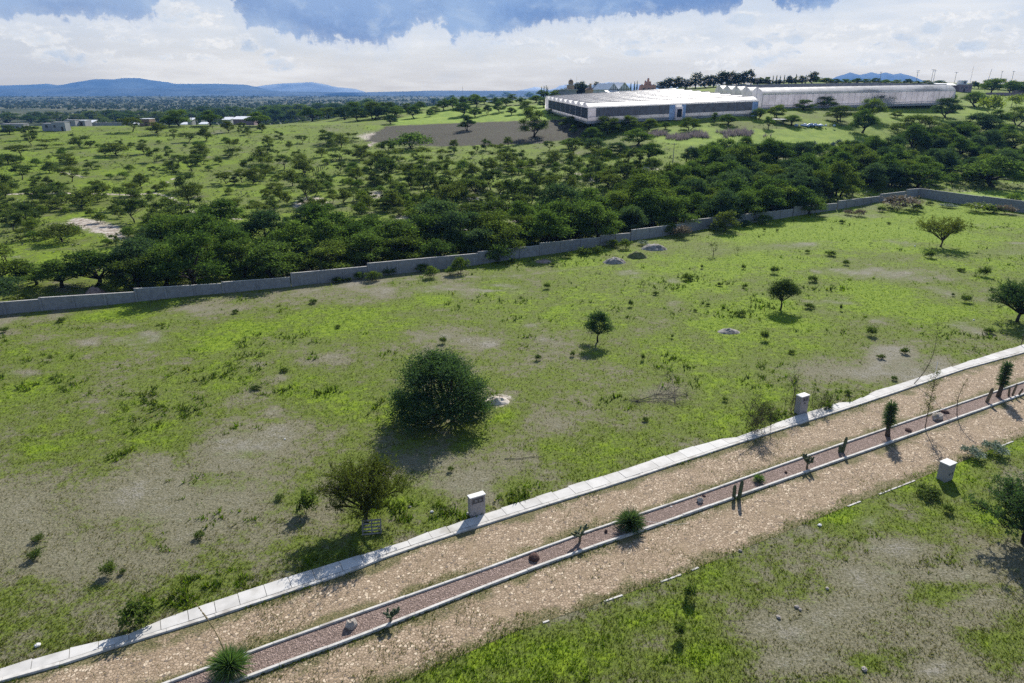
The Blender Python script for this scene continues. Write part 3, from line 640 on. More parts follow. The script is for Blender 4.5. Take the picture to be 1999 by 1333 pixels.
def make_tree(kind, seed, W, Hh, cl, nleaf, leaf, asp, trunk_r, fork, mats, shell=.6, low=-.55, twigs=0, twl=.3, stems=1, sides=5, limb=.42):
    r = np.random.default_rng(seed+1000); mb = MB(); cl = np.array(cl, float)
    forks = []
    for s in range(stems):
        a = s*2*math.pi/max(stems, 1)+r.uniform(0, 2); sp = 0 if stems == 1 else trunk_r*1.3
        base = np.array([math.cos(a)*sp, math.sin(a)*sp, -.15]); f = np.array([r.normal()*.06*W+math.cos(a)*sp*3, r.normal()*.06*W+math.sin(a)*sp*3, fork*Hh])
        P = bent(base, f, r, .08, 4); rr = np.array([1.35, 1.05, .9, .8])*trunk_r/(stems**.5)
        mb.tube(P, rr, sides+1); forks.append(f)
    for c in cl:
        f = forks[int(np.argmin([np.linalg.norm((c[:3]-f)[:2]) for f in forks]))]
        e = c[:3]+np.array([0, 0, -.25*c[5]]); P = bent(f, e, r, .1, 5)
        r0 = trunk_r*limb*1.25/(stems**.4); mb.tube(P, np.linspace(r0, r0*.28, 5), sides)
        for q in range(3):
            e2 = c[:3]+r.normal(size=3)*c[3:6]*.55; mb.tube(bent(P[3], e2, r, .1, 3), np.linspace(r0*.35, r0*.12, 3), 3, cap=False)
    C, D = clump_pts(cl, nleaf, seed, shell, low); V, Q = leaves(C, leaf, asp, seed+5, .35, D)
    VV, FF = [V], [Q]
    if twigs:   # sprays of fine twigs past the crown's outline
        T, D2 = clump_pts(cl, twigs, seed+9, .85, low); rr = r.uniform(.4, 1, twigs)*twl
        dd = D2+r.normal(size=D2.shape)*.35; dd[:, 2] += .35; dd /= np.linalg.norm(dd, axis=1)[:, None]
        for k in range(5):
            Vk, Qk = leaves(T+dd*(rr*k/4)[:, None], leaf*.7, asp, seed+20+k, .2)
            FF.append(Qk+sum(len(v) for v in VV)); VV.append(Vk)
    V = np.concatenate(VV)
    o = Tree(); o.crown = npmesh(kind+'_crown', V, [np.concatenate(FF)], mats[1], False)
    tb = mb; me = bpy.data.meshes.new(kind+'_trunk'); me.from_pydata(np.concatenate(tb.V).tolist(), [], tb.P); me.materials.append(mats[0]); me.polygons.foreach_set('use_smooth', np.ones(len(tb.P), bool)); o.trunk = me
    x = np.percentile(V, [.4, 99.6], axis=0); o.W = ((x[1]-x[0])[0]+(x[1]-x[0])[1])/2; o.H = np.percentile(V[:, 2], 99.8)
    # single mesh for copies a few pixels high
    TV = np.concatenate(tb.V); FS = {}
    for p_ in tb.P: FS.setdefault(len(p_), []).append(p_)
    fs = [np.array(v)+len(V) for v in FS.values()]
    o.one = npmesh(kind+'_whole', np.concatenate([V, TV]), [np.concatenate(FF)]+fs, [mats[1], mats[0]], False, mi=[0]*sum(len(f) for f in FF)+[1]*len(tb.P))
    PROTO.setdefault(kind, []).append(o); return o
MAT_BARK = mat_noisy('bark', (.055,.042,.032), (.11,.085,.062), 5, .95, .02, 14)
MAT_BARK2 = mat_noisy('dark_bark', (.022,.018,.015), (.05,.04,.032), 5, .95, .02, 14)
L_MESQ = mat_leaf('mesquite_leaves', (.034,.066,.024), (.115,.165,.050), .46, rough=.7, spec=.0)
L_MESQ2 = mat_leaf('olive_mesquite_leaves', (.048,.072,.022), (.135,.175,.050), .46, rough=.7, spec=.0)
L_MESQ3 = mat_leaf('bluish_mesquite_leaves', (.026,.052,.032), (.090,.132,.070), .40, rough=.7, spec=.0)
L_ACAC2 = mat_leaf('olive_acacia_leaves', (.050,.066,.024), (.130,.155,.054), .44, rough=.7, spec=.0)
L_ACAC = mat_leaf('acacia_leaves', (.030,.052,.024), (.100,.128,.048), .43, rough=.7, spec=.0)
L_EVER = mat_leaf('dark_evergreen_leaves', (.026,.054,.026), (.072,.118,.052), .40, rough=.7, spec=.05)
L_FEAT = mat_leaf('feathery_leaves', (.060,.075,.020), (.125,.140,.038), .45, spec=.0)
L_SHRB = mat_leaf('shrub_leaves', (.045,.070,.022), (.11,.145,.045), .45, spec=.0)
L_TAN = mat_leaf('dry_shrub_leaves', (.10,.085,.055), (.19,.155,.11), .35, (1.2,1.15,.9))
L_YEL = mat_leaf('yellow_green_leaves', (.10,.135,.018), (.17,.20,.028), .45)
L_TREE = mat_leaf('eucalyptus_leaves', (.022,.040,.018), (.055,.078,.035), .35)
L_SILV = mat_leaf('silver_leaves', (.10,.14,.10), (.20,.25,.19), .3, (1.1,1.2,.9))
def ring(n, r0, z0, z1, rx, rz, rr, W, Hh, jit=.06, cen=True):
    cl = []
    for i in range(n):
        a = 2*math.pi*i/n+rr.uniform(-.4, .4); q = r0*rr.uniform(.75, 1.15)
        cl.append((math.cos(a)*q*W, math.sin(a)*q*W, rr.uniform(z0, z1)*Hh, rx*W*rr.uniform(.75, 1.25), rx*W*rr.uniform(.75, 1.25), rz*Hh*rr.uniform(.75, 1.3)))
    if cen: cl.append((rr.uniform(-jit, jit)*W, rr.uniform(-jit, jit)*W, z1*Hh, rx*W*1.15, rx*W*1.1, rz*Hh*1.2))
    return cl
for s in range(9):      # thorn acacias of the pasture: some flat-topped, most low, lopsided and bushy
    rr = random.Random(100+s); W, Hh = 5.5, 3.8; ox, oy = rr.uniform(-.08, .08)*W, rr.uniform(-.08, .08)*W
    if s % 3 == 0: cl = ring(rr.randint(5, 7), .31, .60, .84, .17, .12, rr, W, Hh)+ring(2, .2, .46, .6, .14, .11, rr, W, Hh, cen=False)
    elif s % 3 == 1: cl = ring(rr.randint(4, 6), .28, .24, .56, .20, .19, rr, W, Hh)+ring(3, .14, .66, .82, .17, .14, rr, W, Hh, cen=False)
    else: cl = ring(3, .30, .20, .45, .19, .17, rr, W, Hh, cen=False)+ring(4, .20, .55, .85, .17, .15, rr, W, Hh, cen=False)+ring(1, .3, .78, .9, .13, .1, rr, W, Hh, cen=False)
    cl = [(c[0]+ox*(c[2]/Hh), c[1]+oy*(c[2]/Hh))+tuple(c[2:]) for c in cl]
    make_tree('acacia', 100+s, W, Hh, cl, 1900, .15, .5, .11, .12 if s % 3 else .26, (MAT_BARK2, (L_ACAC, L_ACAC2)[s % 2]), .45, -.5, 70, .5, 1+(s % 3 == 2))
for s in range(8):      # mesquites: broken, lumpy crowns, no two alike
    rr = random.Random(200+s); W, Hh = 8.5, 7.0+.6*(s % 3)
    cl = ring(6, .32, .26, .60, .19, .15, rr, W, Hh, .1, False)+ring(5, .20, .58, .86, .165, .13, rr, W, Hh, .12)+ring(3, .40, .3, .55, .10, .09, rr, W, Hh, .1, False)
    make_tree('mesquite', 200+s, W, Hh, cl, 8200, .15, .5, .26, .2, (MAT_BARK2, (L_MESQ, L_MESQ2, L_MESQ, L_MESQ3)[s % 4]), .5, -.5, 220, .7, 1+(s % 2))
for s in range(4):      # low wide thicket bushes
    rr = random.Random(300+s); W, Hh = 5, 3.0
    cl = ring(6, .29, .30, .58, .21, .26, rr, W, Hh, cen=False)+ring(3, .13, .62, .74, .2, .22, rr, W, Hh)
    make_tree('thicket', 300+s, W, Hh, cl, 1700, .15, .5, .09, .08, (MAT_BARK2, (L_MESQ2, L_MESQ)[s % 2]), .5, -.6, 60, .45, 2)
for s in range(4):      # small field shrubs
    rr = random.Random(400+s); W, Hh = 1.5, 1.3
    cl = ring(5, .26, .35, .75, .18, .22, rr, W, Hh)
    cl = [(c[0],c[1],c[2]*.48)+tuple(c[3:]) for c in cl]
    make_tree('shrub', 400+s, W, Hh, cl, 620, .075, .45, .025, .06, (MAT_BARK2, L_SHRB), .3, -.7, 60, .3, 3, 4)
for kind, mt in (('tan_shrub', L_TAN), ('yellow_shrub', L_YEL), ('silver_shrub', L_SILV)):
    for s in range(2):
        rr = random.Random(450+s); W, Hh = 2.6, 1.5
        make_tree(kind, 450+s, W, Hh, ring(6, .28, .35, .7, .2, .26, rr, W, Hh), 900, .10, .5, .04, .06, (MAT_BARK, mt), .45, -.7, 60, .3, 3, 4)
for s in range(3):      # lean twiggy saplings, mostly stem
    rr = random.Random(500+s); W, Hh = 1.6, 2.4
    make_tree('sapling', 500+s, W, Hh, ring(5, .22, .55, .95, .13, .14, rr, W, Hh), 150, .07, .4, .035, .3, (MAT_BARK, L_SHRB), .2, -.9, 30, .3, 1, 4)
for s in range(3):      # tall eucalyptus and casuarina far off
    rr = random.Random(600+s); W, Hh = 7, 10
    cl = ring(5, .25, .14, .4, .2, .14, rr, W, Hh, cen=False)+ring(4, .2, .35, .6, .22, .16, rr, W, Hh, cen=False)+ring(3, .14, .62, .85, .2, .15, rr, W, Hh)
    make_tree('euca', 600+s, W, Hh, cl, 1100, .36, .5, .25, .15, (MAT_BARK, L_TREE), .5, -.6, 40, .9)
for s in range(2):      # cypress columns
    W, Hh = 2.0, 11
    make_tree('cypress', 650+s, W, Hh, [(0,0,z*Hh,.42*W*(1-.75*z),.42*W*(1-.75*z),.14*Hh) for z in (.12,.27,.42,.57,.72,.87)], 420, .3, .5, .18, .05, (MAT_BARK2, L_EVER), .6, -.8)
# one-off trees standing in the field
rr = random.Random(7); W, Hh = 8.6, 6.7
cl = ring(13, .37, .12, .34, .15, .15, rr, W, Hh, cen=False)+ring(11, .29, .38, .60, .15, .14, rr, W, Hh, cen=False)+ring(9, .21, .62, .80, .15, .12, rr, W, Hh)+ring(7, .39, .25, .55, .09, .09, rr, W, Hh, cen=False)+ring(3, .14, .82, .88, .08, .07, rr, W, Hh, cen=False)
make_tree('round_evergreen', 7, W, Hh, cl, 25000, .10, .5, .3, .12, (MAT_BARK2, L_EVER), .4, -.75, 3200, .8, 3)
rr = random.Random(8); W, Hh = 3.5, 3.6
make_tree('lollipop', 8, W, Hh, ring(7, .27, .42, .66, .19, .16, rr, W, Hh, cen=False)+ring(4, .15, .72, .85, .19, .13, rr, W, Hh), 5200, .075, .5, .085, .3, (MAT_BARK2, L_EVER), .5, -.7, 300, .3)
rr = random.Random(9)
make_tree('lollipop', 9, W, Hh, ring(8, .28, .48, .68, .19, .15, rr, W, Hh, cen=False)+ring(4, .15, .74, .86, .2, .12, rr, W, Hh), 5200, .075, .5, .085, .3, (MAT_BARK2, L_ACAC), .5, -.7, 300, .3)
def make_feather(kind, seed, W, Hh, trunk_r, nl=13, mats=None, open_=1.0, dens=1.0, leaf=.05, z0=.3):
    """a huizache: limbs fan out from a short trunk and end in sprays of leafy twigs that point up and out"""
    r = np.random.default_rng(seed); mb = MB(); fk = np.array([.02*W, 0, .17*Hh])
    mb.tube(bent((0,0,-.2), fk, r, .08, 4), np.array([1.4,1.05,.95,.9])*trunk_r, 8); C = []
    for i in range(nl):
        a = 2*math.pi*i/nl+r.uniform(-.25, .25); ring_ = (i % 3)/2; rad = (.17+.25*ring_)*W*r.uniform(.85, 1.1)*open_; z = (.80-(.80-z0)*ring_**1.3*r.uniform(.4, 1))*Hh*.86
        e = np.array([math.cos(a)*rad, math.sin(a)*rad, z]); P = bent(fk, e, r, .10, 7)
        P[:, 2] += np.sin(np.linspace(0, 1, 7)*math.pi)*.04*Hh; R_ = np.linspace(trunk_r*.55, trunk_r*.14, 7); mb.tube(P, R_, 5)
        for j in range(int(13*dens)):
            k = r.uniform(.35, 1); b = np.array([np.interp(k, np.linspace(0, 1, 7), P[:, c]) for c in range(3)])
            d = np.array([math.cos(a), math.sin(a), 0])*.55+r.normal(size=3)*.6; d[2] = abs(d[2])*.7+.3*r.random()-.12; d /= np.linalg.norm(d)
            L = r.uniform(.12, .21)*W; P2_ = bent(b, b+d*L, r, .12, 4); mb.tube(P2_, np.linspace(trunk_r*.13, trunk_r*.04, 4), 3, cap=False)
            for q in range(5):
                k2 = r.uniform(.15, 1); b2 = np.array([np.interp(k2, np.linspace(0, 1, 4), P2_[:, c]) for c in range(3)])
                d2 = d*.6+r.normal(size=3)*.5; d2[2] += .35; d2 /= np.linalg.norm(d2); L2 = r.uniform(.05, .10)*W
                n = int(13*dens); qq = r.random(n)
                C.append(b2+d2*(qq*L2)[:, None]+r.normal(size=(n, 3))*.045)
    C = np.concatenate(C); V, Q = leaves(C, leaf, .45, seed+1, .2)
    o = Tree(); o.crown = npmesh(kind+'_crown', V, [Q], mats[1]); me = bpy.data.meshes.new(kind+'_trunk'); me.from_pydata(np.concatenate(mb.V).tolist(), [], mb.P); me.materials.append(mats[0]); me.polygons.foreach_set('use_smooth', np.ones(len(mb.P), bool)); o.trunk = me; o.one = None
    x = np.percentile(V, [.4, 99.6], axis=0); o.W = ((x[1]-x[0])[0]+(x[1]-x[0])[1])/2; o.H = np.percentile(V[:, 2], 99.8)
    PROTO.setdefault(kind, []).append(o)
make_feather('huizache', 11, 6.8, 4.8, .17, 26, (MAT_BARK2, L_FEAT), 1.0, 1.35, .052, .46)
make_feather('huizache', 12, 6.8, 4.8, .17, 24, (MAT_BARK2, L_EVER), 1.0, 1.35, .062, .42)
make_feather('parasol', 13, 7.5, 5.2, .14, 16, (MAT_BARK, L_FEAT), 1.0, 1.0, .075, .62)

# ---------------------------------------------------------------- planting
PLANTED = []    # (object, word for labels, px, py, width px, group)
OCC = []
def plant(kind, px, py, wpx, hpx=None, name=None, cat='tree', word=None, label=None, group=None, p=None, far=False, var=None, rz=None, sq=1.0):
    p = hit(px, py) if p is None else p; k = mpp(p); P = PROTO[kind]
    o = P[(random.randrange(len(P)) if var is None else var) % len(P)]
    s = wpx*k/o.W; dep = math.atan2(H-p.z, math.hypot(p.x, p.y))
    sz = (hpx*k/math.cos(dep)/o.H) if hpx else s*random.uniform(.88, 1.12)*sq
    nm = name or kind; rz = random.uniform(0, 6.28) if rz is None else rz
    if far and o.one:
        e = link(bpy.data.objects.new(nm, o.one)); e.location = p; e.rotation_euler = (0, 0, rz)
    else:
        e = empty(nm, p, rz); link(bpy.data.objects.new('trunk', o.trunk), e); link(bpy.data.objects.new('crown', o.crown), e)
    e.scale = (s, s, sz); e['category'] = cat
    if group: e['group'] = group
    if label: e['label'] = label
    else: PLANTED.append((e, word or nm.replace('_', ' '), px, py, wpx, group))
    OCC.append((p.x, p.y, wpx*k)); return e
HERO = [
 ('round_evergreen', 862, 815, 190, 122, 'evergreen_tree', 'big dense round dark evergreen tree standing alone in the field'),
 ('huizache', 716, 1020, 160, 112, 'huizache_tree', 'feathery many-branched thorn tree beside the pavement with a pallet under it'),
 ('lollipop', 1167, 668, 57, 60, 'round_tree', 'small round-headed tree on a thin trunk right of the big round evergreen'),
 ('lollipop', 1523, 604, 60, 60, 'round_tree', 'round-headed tree with a dark shadow in mid field, largest of its kind'),
 ('parasol', 1836, 481, 92, 58, 'parasol_tree', 'open V-shaped flat-topped tree standing alone near the far wall corner'),
 ('huizache', 1986, 628, 112, 80, 'huizache_tree', 'spreading thorn tree on the right edge above the pavement'),
 ('huizache', 2000, 1060, 182, 116, 'huizache_tree', 'dark thorn tree cut by the right edge on the near lawn')]
for i, (k, px, py, wv_, hv, nm, lb) in enumerate(HERO):
    plant(k, px, py, wv_, hv, nm, 'tree', label=lb, var={0:0,1:0,2:0,3:1,4:0,5:1,6:1}[i], rz=1.3*i)
S_ = 'shrubs dotted over the field'
for (px, py, wv_, hv) in [(600,1000,44,48),(865,670,16,16),(1050,703,15,14),(1118,695,12,12),(1255,703,9,16),(880,920,13,11),(215,1122,34,30),(270,1222,66,50),(1415,783,13,10),(1370,524,6,10),(1451,525,10,11),(1511,534,19,18),(1342,547,24,15),(1405,558,12,8),(1454,562,11,10),(1280,575,14,8),(1231,598,11,15),(1382,597,9,6),(1357,608,10,6),(1445,616,24,12),(1312,660,7,10),(1492,664,18,24),
  (1651,517,15,12),(1622,499,24,11),(1576,494,11,8),(1643,436,14,9),(1814,503,21,18),(1875,529,18,7),(1921,539,24,24),(1886,590,22,18),(1587,550,22,14),(1641,606,6,16),(1860,578,7,8),(1580,602,22,12),(1517,452,6,7),(1492,451,6,8),(1735,438,9,6),(1068,563,15,14),(1079,519,11,9),(1345,1168,28,32),(1327,1243,26,32),(1850,1000,24,17),(120,628,18,9),(10,648,18,12),(460,611,16,9),(612,592,18,9),(240,1120,14,10),(70,1090,30,20),(390,1050,24,14),(75,1055,26,12),(1545,690,16,8),(1700,655,24,22),(1765,690,18,14),(1930,650,22,12),(545,975,20,10),(1260,822,14,8),(660,640,12,7),(500,760,22,8),(555,725,20,7),(1720,700,18,10),(1505,815,22,14),(1615,800,20,16),(1655,770,16,10),(1745,742,14,10)]:
    plant('shrub', px, py, wv_, hv, 'shrub', 'shrub', 'field shrub', group=S_)
for (px, py, wv_, hv) in [(1439,495,10,15),(1467,599,15,28),(1255,564,11,18),(1297,564,9,18),(1700,480,10,8)]:
    plant('sapling', px, py, wv_, hv, 'sapling', 'sapling', 'thin sapling', group='saplings in the field')
plant('sapling', 1391, 499, 21, 27, 'sapling', 'sapling', label='small leafy young tree in front of the wall with a round shadow', var=0)
B_ = 'bushes along the foot of the wall'
for (kind, px, py, wv_, hv) in [('thicket',1398,449,30,18),('tan_shrub',1328,464,38,25),('thicket',1308,458,42,22),('thicket',1490,438,36,20),('thicket',1455,442,24,13),('tan_shrub',1678,422,24,14),('tan_shrub',1655,419,18,10),('shrub',1720,413,18,13),('tan_shrub',1756,409,74,28),('thicket',1790,411,26,13),('yellow_shrub',1905,413,54,19),('shrub',1935,415,40,17),('tan_shrub',1965,417,38,18),('thicket',1978,400,32,24),('silver_shrub',1850,405,32,8),('shrub',1815,400,15,9),
  ('thicket',729,547,36,19),('thicket',843,542,30,23),('thicket',898,533,38,33),('thicket',879,537,22,17),('thicket',973,513,54,36),('shrub',758,536,30,16),('thicket',702,545,20,15),('shrub',1110,503,22,12),('shrub',1139,496,30,15),('shrub',1165,494,28,17),('thicket',1197,482,30,15),('thicket',1220,486,30,20),('thicket',823,530,32,16),('shrub',660,551,26,12),('shrub',1000,512,20,10),('silver_shrub',1255,478,22,9),('shrub',680,549,16,9)]:
    w0 = {'tan_shrub':'dry tan bush','yellow_shrub':'bright green bush','silver_shrub':'grey-green low bush','shrub':'low green bush','thicket':'dark bush'}[kind]
    plant(kind, px, py, wv_, hv, 'bush', 'bush', w0, group=B_)
plant('acacia', 1412, 452, 50, 42, 'acacia_tree', 'tree', label='small flat-topped tree standing against the wall with its shadow on the grass', var=1)
for (px, py, wv_, hv, lb) in [(1900,893,46,20,'grey-green leafy bush by the near lane, left of the pair'),(1944,886,50,22,'grey-green leafy bush by the near lane, right of the pair')]:
    plant('silver_shrub', px, py, wv_, hv, 'bush', 'bush', label=lb)
plant('shrub', 1812, 968, 52, 16, 'shrub', 'shrub', label='sparse olive shrub on the near lawn left of the box pillar', var=1)

# pasture acacias read one by one off the photograph
A_ = 'acacias scattered over the pasture'
for (px, py, wv_, hv) in [(230,304,52,26),(310,262,38,24),(259,257,44,28),(158,288,48,26),(91,289,46,18),(60,272,48,27),(205,303,24,16),(233,284,18,12),(280,284,18,12),(163,407,64,36),(236,425,30,22),(122,472,78,36),(98,410,52,22),(75,368,30,24),(273,362,18,20),(304,374,16,14),(362,373,50,40),(441,359,36,24),(473,357,32,28),(514,350,32,20),(462,415,36,28),(504,430,60,34),(640,282,38,22),(590,279,24,15),(686,275,30,16),(665,310,52,22),(397,321,32,20),(525,301,26,24),(369,277,34,18),(448,308,20,14),(581,310,26,18),(565,291,16,16),(592,342,42,30),(864,315,28,24),(942,341,26,28),(962,338,24,30),(803,373,38,40),(731,364,26,20),(852,380,22,26),(928,375,58,32),(975,376,32,22),(1038,364,38,26),(1076,380,48,38),(1116,374,24,30),(1187,346,22,22),(40,305,46,22),(15,320,40,20),(130,316,40,16),(180,330,34,18),(55,338,30,16),(330,330,26,16),(300,340,24,16),(285,470,40,34),(225,480,24,26),(40,470,24,24),(250,455,22,14),(320,445,60,24),(545,392,28,30),(560,400,22,26),(520,398,24,30),(690,392,30,26),(720,388,40,22),(650,395,22,16),(780,420,30,16),(840,425,26,18),(880,415,34,22),(915,440,28,20)]:
    plant('acacia', px, py, wv_, hv, 'acacia_tree', 'tree', 'acacia', group=A_, far=py < 330)
def inside(px, py, P): return poly(np.array([px], float), np.array([py], float), P)[0] > 0
def fill(kind, P, n, wlo, whi, sep, seed, name, cat, word, group, far_row=0, dens=None, sq=1.0, tries=40):
    rr = random.Random(seed); xs = [p[0] for p in P]; ys = [p[1] for p in P]; k = 0; T = 0
    while k < n and T < n*tries:
        T += 1; px = rr.uniform(min(xs), max(xs)); py = rr.uniform(min(ys), max(ys))
        if not inside(px, py, P) or (dens and rr.random() > dens(px, py)): continue
        p = hit(px, py); W = rr.uniform(wlo, whi)
        if any((p.x-a)**2+(p.y-b)**2 < (sep*(W+c)/2)**2 for a, b, c in OCC): continue
        plant(kind, px, py, W/mpp(p), None, name, cat, word, group=group, p=p, far=py < far_row, sq=sq); k += 1
    return k
# the belt of mesquites behind the wall
M_ = 'mesquites of the thicket behind the wall'
WB = [(-300,645),(-140,628),(0,614),(94.5,606),(273,589),(438,571),(574,559),(718,541),(934,517),(1007,508),(1058,498),(1123,490),(1237,469),(1351,451),(1442,439),(1552,423),(1634,412),(1716,397),(1766,391),(1793,388)]
WBp = gl(WB)
rr = random.Random(77)
for off, W0, skip in ((5.5,8.0,.0),(12,9.2,.0),(20,9.6,.05),(29,9.0,.18),(39,8.0,.45)):
    x = -170.0
    while x < 1560:
        yw = np.interp(x, [p[0] for p in WB], WBp[:, 1]); p = on(x, yw+off+rr.uniform(-2.5, 2.5)); W = W0*rr.uniform(.6, 1.25); k = mpp(p)
        dense = 1 if x < 860 or x > 1000 or off < 16 else .4
        gap = (off > 16 and x < 290) or off < 8 and (60 < x < 230) or (off > 20 and 640 < x < 1180)
        if rr.random() > skip and rr.random() < dense and not gap:
            plant('mesquite', x, float(topx(p.x, p.y, p.z)[1]), W/k, W*rr.uniform(.58, .88)*(.78 if x < 300 else 1)/k, 'mesquite_tree', 'tree', 'mesquite', group=M_, p=p)
        x += W/k*rr.uniform(.48, .78)
DENSE = [(1230,445),(1260,380),(1290,335),(1330,318),(1400,300),(1480,300),(1560,300),(1650,292),(1760,290),(1800,275),(1880,270),(2080,250),(2080,330),(1990,350),(1850,362),(1780,366),(1700,380),(1560,402),(1400,428)]
fill('mesquite', DENSE, 125, 4.5, 10.5, .44, 31, 'mesquite_tree', 'tree', 'mesquite', M_, 0, sq=.8)
fill('thicket', DENSE, 110, 3.5, 6.0, .40, 32, 'thicket_bush', 'bush', 'thicket bush', 'bushes of the thicket behind the wall')
for (px, py, wv_, hv) in [(1938,364,130,60),(1790,367,96,46),(1510,412,95,52),(1580,418,60,40)]:
    plant('mesquite', px, py, wv_, hv, 'mesquite_tree', 'tree', 'mesquite', group=M_)
# trees round the ploughed field and below the greenhouses
G_ = 'mesquites around the ploughed field and greenhouses'
for (px, py, wv_, hv) in [(913,254,34,29),(1042,267,54,54),(808,230,30,23),(839,227,16,14),(902,226,38,25),(928,228,30,18),(951,223,20,18),(974,219,28,20),(1028,220,36,22),(998,224,20,14),(1074,226,15,13),(1060,209,24,18),(764,242,28,18),(1111,249,36,22),(1187,262,54,34),(1230,254,36,28),(1269,254,36,22),(1299,252,24,14),(1346,254,40,24),(1243,284,64,32),(1272,314,48,34),(1155,273,46,24),(1160,297,46,28),(1120,262,16,18),(1683,259,54,44),(1788,266,98,40),(1919,264,40,28),(1940,272,36,22),(1912,260,76,38),(1807,206,54,36),(1847,201,36,26),(1849,230,54,38),(1904,208,52,28),(1607,210,56,22),(1697,207,78,32),(1700,234,56,40),(1640,237,58,30),(1545,243,36,18),(1515,231,38,26),(1750,230,24,14),(1570,215,40,20),(1480,232,30,20),(1860,268,60,30),(1975,290,60,30),(1985,245,50,36),(1950,245,40,30),(1420,243,40,20),(1500,250,22,22),(1240,240,24,16),(1395,238,18,18),(1110,290,40,20),(1205,300,50,22)]:
    plant('mesquite', px, py, wv_, hv, 'mesquite_tree', 'tree', 'field-edge mesquite', group=G_, far=py < 262)
plant('thicket', 806, 290, 92, 32, 'thicket_bush', 'bush', label='wide dark thicket in front of the ploughed field')
for px, py, wv_, hv in ((1935,222,48,36),(1984,209,44,26)):
    plant('yellow_shrub', px, py, wv_, hv, 'yellow_tree', 'tree', 'yellow-green tree', group='yellow-green trees by the right edge')
for px, py, wv_, hv, lb in ((842,497,20,16,'bright lime-green bush showing in the dark thicket behind the wall'),(40,588,34,14,'pale green bush just behind the left end of the wall')):
    plant('yellow_shrub', px, py, wv_, hv, 'bush', 'bush', label=lb)
# left skyline trees
for (px, py, wv_, hv) in [(-60,268,60,36),(20,262,30,16),(350,246,44,28),(410,245,40,26),(330,246,30,18),(505,246,40,24),(540,240,44,26),(575,238,40,22),(610,236,44,24),(640,232,36,20),(670,234,40,24),(700,236,36,24),(730,232,46,30),(760,226,40,24),(700,222,40,20),(650,222,40,18),(600,224,40,18),(560,226,40,18),(90,243,30,14),(200,243,30,14),(150,238,34,14),(230,238,34,16),(440,234,30,18),(480,228,36,16),(60,240,30,14),(310,238,40,18),(270,234,40,16),(380,234,36,18),(-30,246,40,18),(520,236,44,26),(555,232,46,24),(590,230,46,24),(625,228,46,24),(660,228,44,24),(690,228,46,26),(720,220,44,24),(530,226,44,18),(455,230,36,20),(425,236,36,22),(395,232,40,22),(365,236,36,20),(340,236,34,18),(745,232,36,22),(775,228,30,18),(20,240,40,18),(70,236,34,16),(110,236,36,16),(180,234,36,16),(215,232,36,16),(250,236,30,18)]:
    plant('mesquite', px, py, wv_*1.15, hv*1.1, 'broadleaf_tree', 'tree', 'broadleaf tree', group='broadleaf trees along the left skyline', far=True)
# the rest of the pasture
PAST = [(-60,300),(60,280),(150,268),(320,262),(420,256),(560,250),(720,250),(720,284),(860,288),(960,285),(1100,276),(1180,300),(1260,322),(1290,340),(1250,390),(1190,420),(1060,455),(900,440),(760,420),(660,440),(560,425),(440,440),(250,470),(120,470),(-60,480)]
def dens(px, py): return .34+.5*sstep(560, 900, px)*sstep(300, 340, py)+.25*sstep(350, 310, py)*sstep(200, 500, px)
fill('acacia', PAST, 190, 2.4, 7.2, .58, 41, 'acacia_tree', 'tree', 'acacia', A_, 330, dens)
fill('thicket', [(640,330),(1180,305),(1260,330),(1240,390),(1060,450),(760,425),(640,420)], 130, 2.2, 4.6, .5, 42, 'thicket_bush', 'bush', 'low bush', 'low bushes in the rough pasture', 330)
fill('thicket', [(-60,290),(640,270),(640,440),(250,480),(-60,480)], 85, 1.6, 3.8, .6, 43, 'thicket_bush', 'bush', 'low bush', 'low bushes in the rough pasture', 330)
# ---------------------------------------------------------------- grass, weeds and scrub too many to count
def blades(P, hgt, nb, seed, wid=.12, lean=.9):
    """tufts of narrow triangular blades"""
    r = np.random.default_rng(seed); n = len(P); P = np.repeat(P, nb, 0); h = np.repeat(hgt, nb)*r.uniform(.5, 1.25, n*nb)
    a = r.uniform(0, 2*math.pi, n*nb); l = r.uniform(.15, lean, n*nb)*h
    d = np.stack([np.cos(a), np.sin(a), 0*a], 1); s = np.stack([-np.sin(a), np.cos(a), 0*a], 1); wd = (h*wid*r.uniform(.7, 1.3, n*nb))[:, None]
    base = P+d*(h*.25*r.random(n*nb))[:, None]; tip = base+d*l[:, None]; tip[:, 2] += h
    V = np.stack([base-s*wd, base+s*wd, tip], 1).reshape(-1, 3)
    return V, np.arange(3*n*nb).reshape(-1, 3)
m, t = material('grass_blades'); g_ = t.new('ShaderNodeNewGeometry'); tn = t.attr('tint'); r_ = g_.outputs['Random Per Island']
c = t.mix(r_, (.064,.086,.016), (.132,.150,.032)); c = t.mix(t.mr(tn, .5, 1.0), c, t.mix(r_, (.062,.118,.008), (.140,.215,.013)))
c = t.mix(t.mr(tn, .42, .05), c, t.mix(r_, (.12,.108,.064), (.26,.23,.160))); c = t.mix(t.mr(tn, 1.2, 1.6), c, t.mix(r_, (.03,.05,.014), (.065,.095,.026)))
d_ = t.new('ShaderNodeBsdfDiffuse'); tr = t.new('ShaderNodeBsdfTranslucent'); t.set(d_.inputs[0], c); t.set(tr.inputs[0], t.mix(1, c, (1.5,1.6,.8), 'MULTIPLY'))
mx = t.new('ShaderNodeMixShader'); mx.inputs[0].default_value = .45; t.l.new(d_.outputs[0], mx.inputs[1]); t.l.new(tr.outputs[0], mx.inputs[2]); t.l.new(mx.outputs[0], t.out.inputs[0])
MAT_GRASS = m
r = np.random.default_rng(3)
N = 330000
px = r.uniform(-380, 2380, N); py = 380+(1560-380)*r.random(N)**1.05
ok = py > np.interp(px, [p[0] for p in WB]+[2000, 2150], [p[1] for p in WB]+[415, 434])+1.5
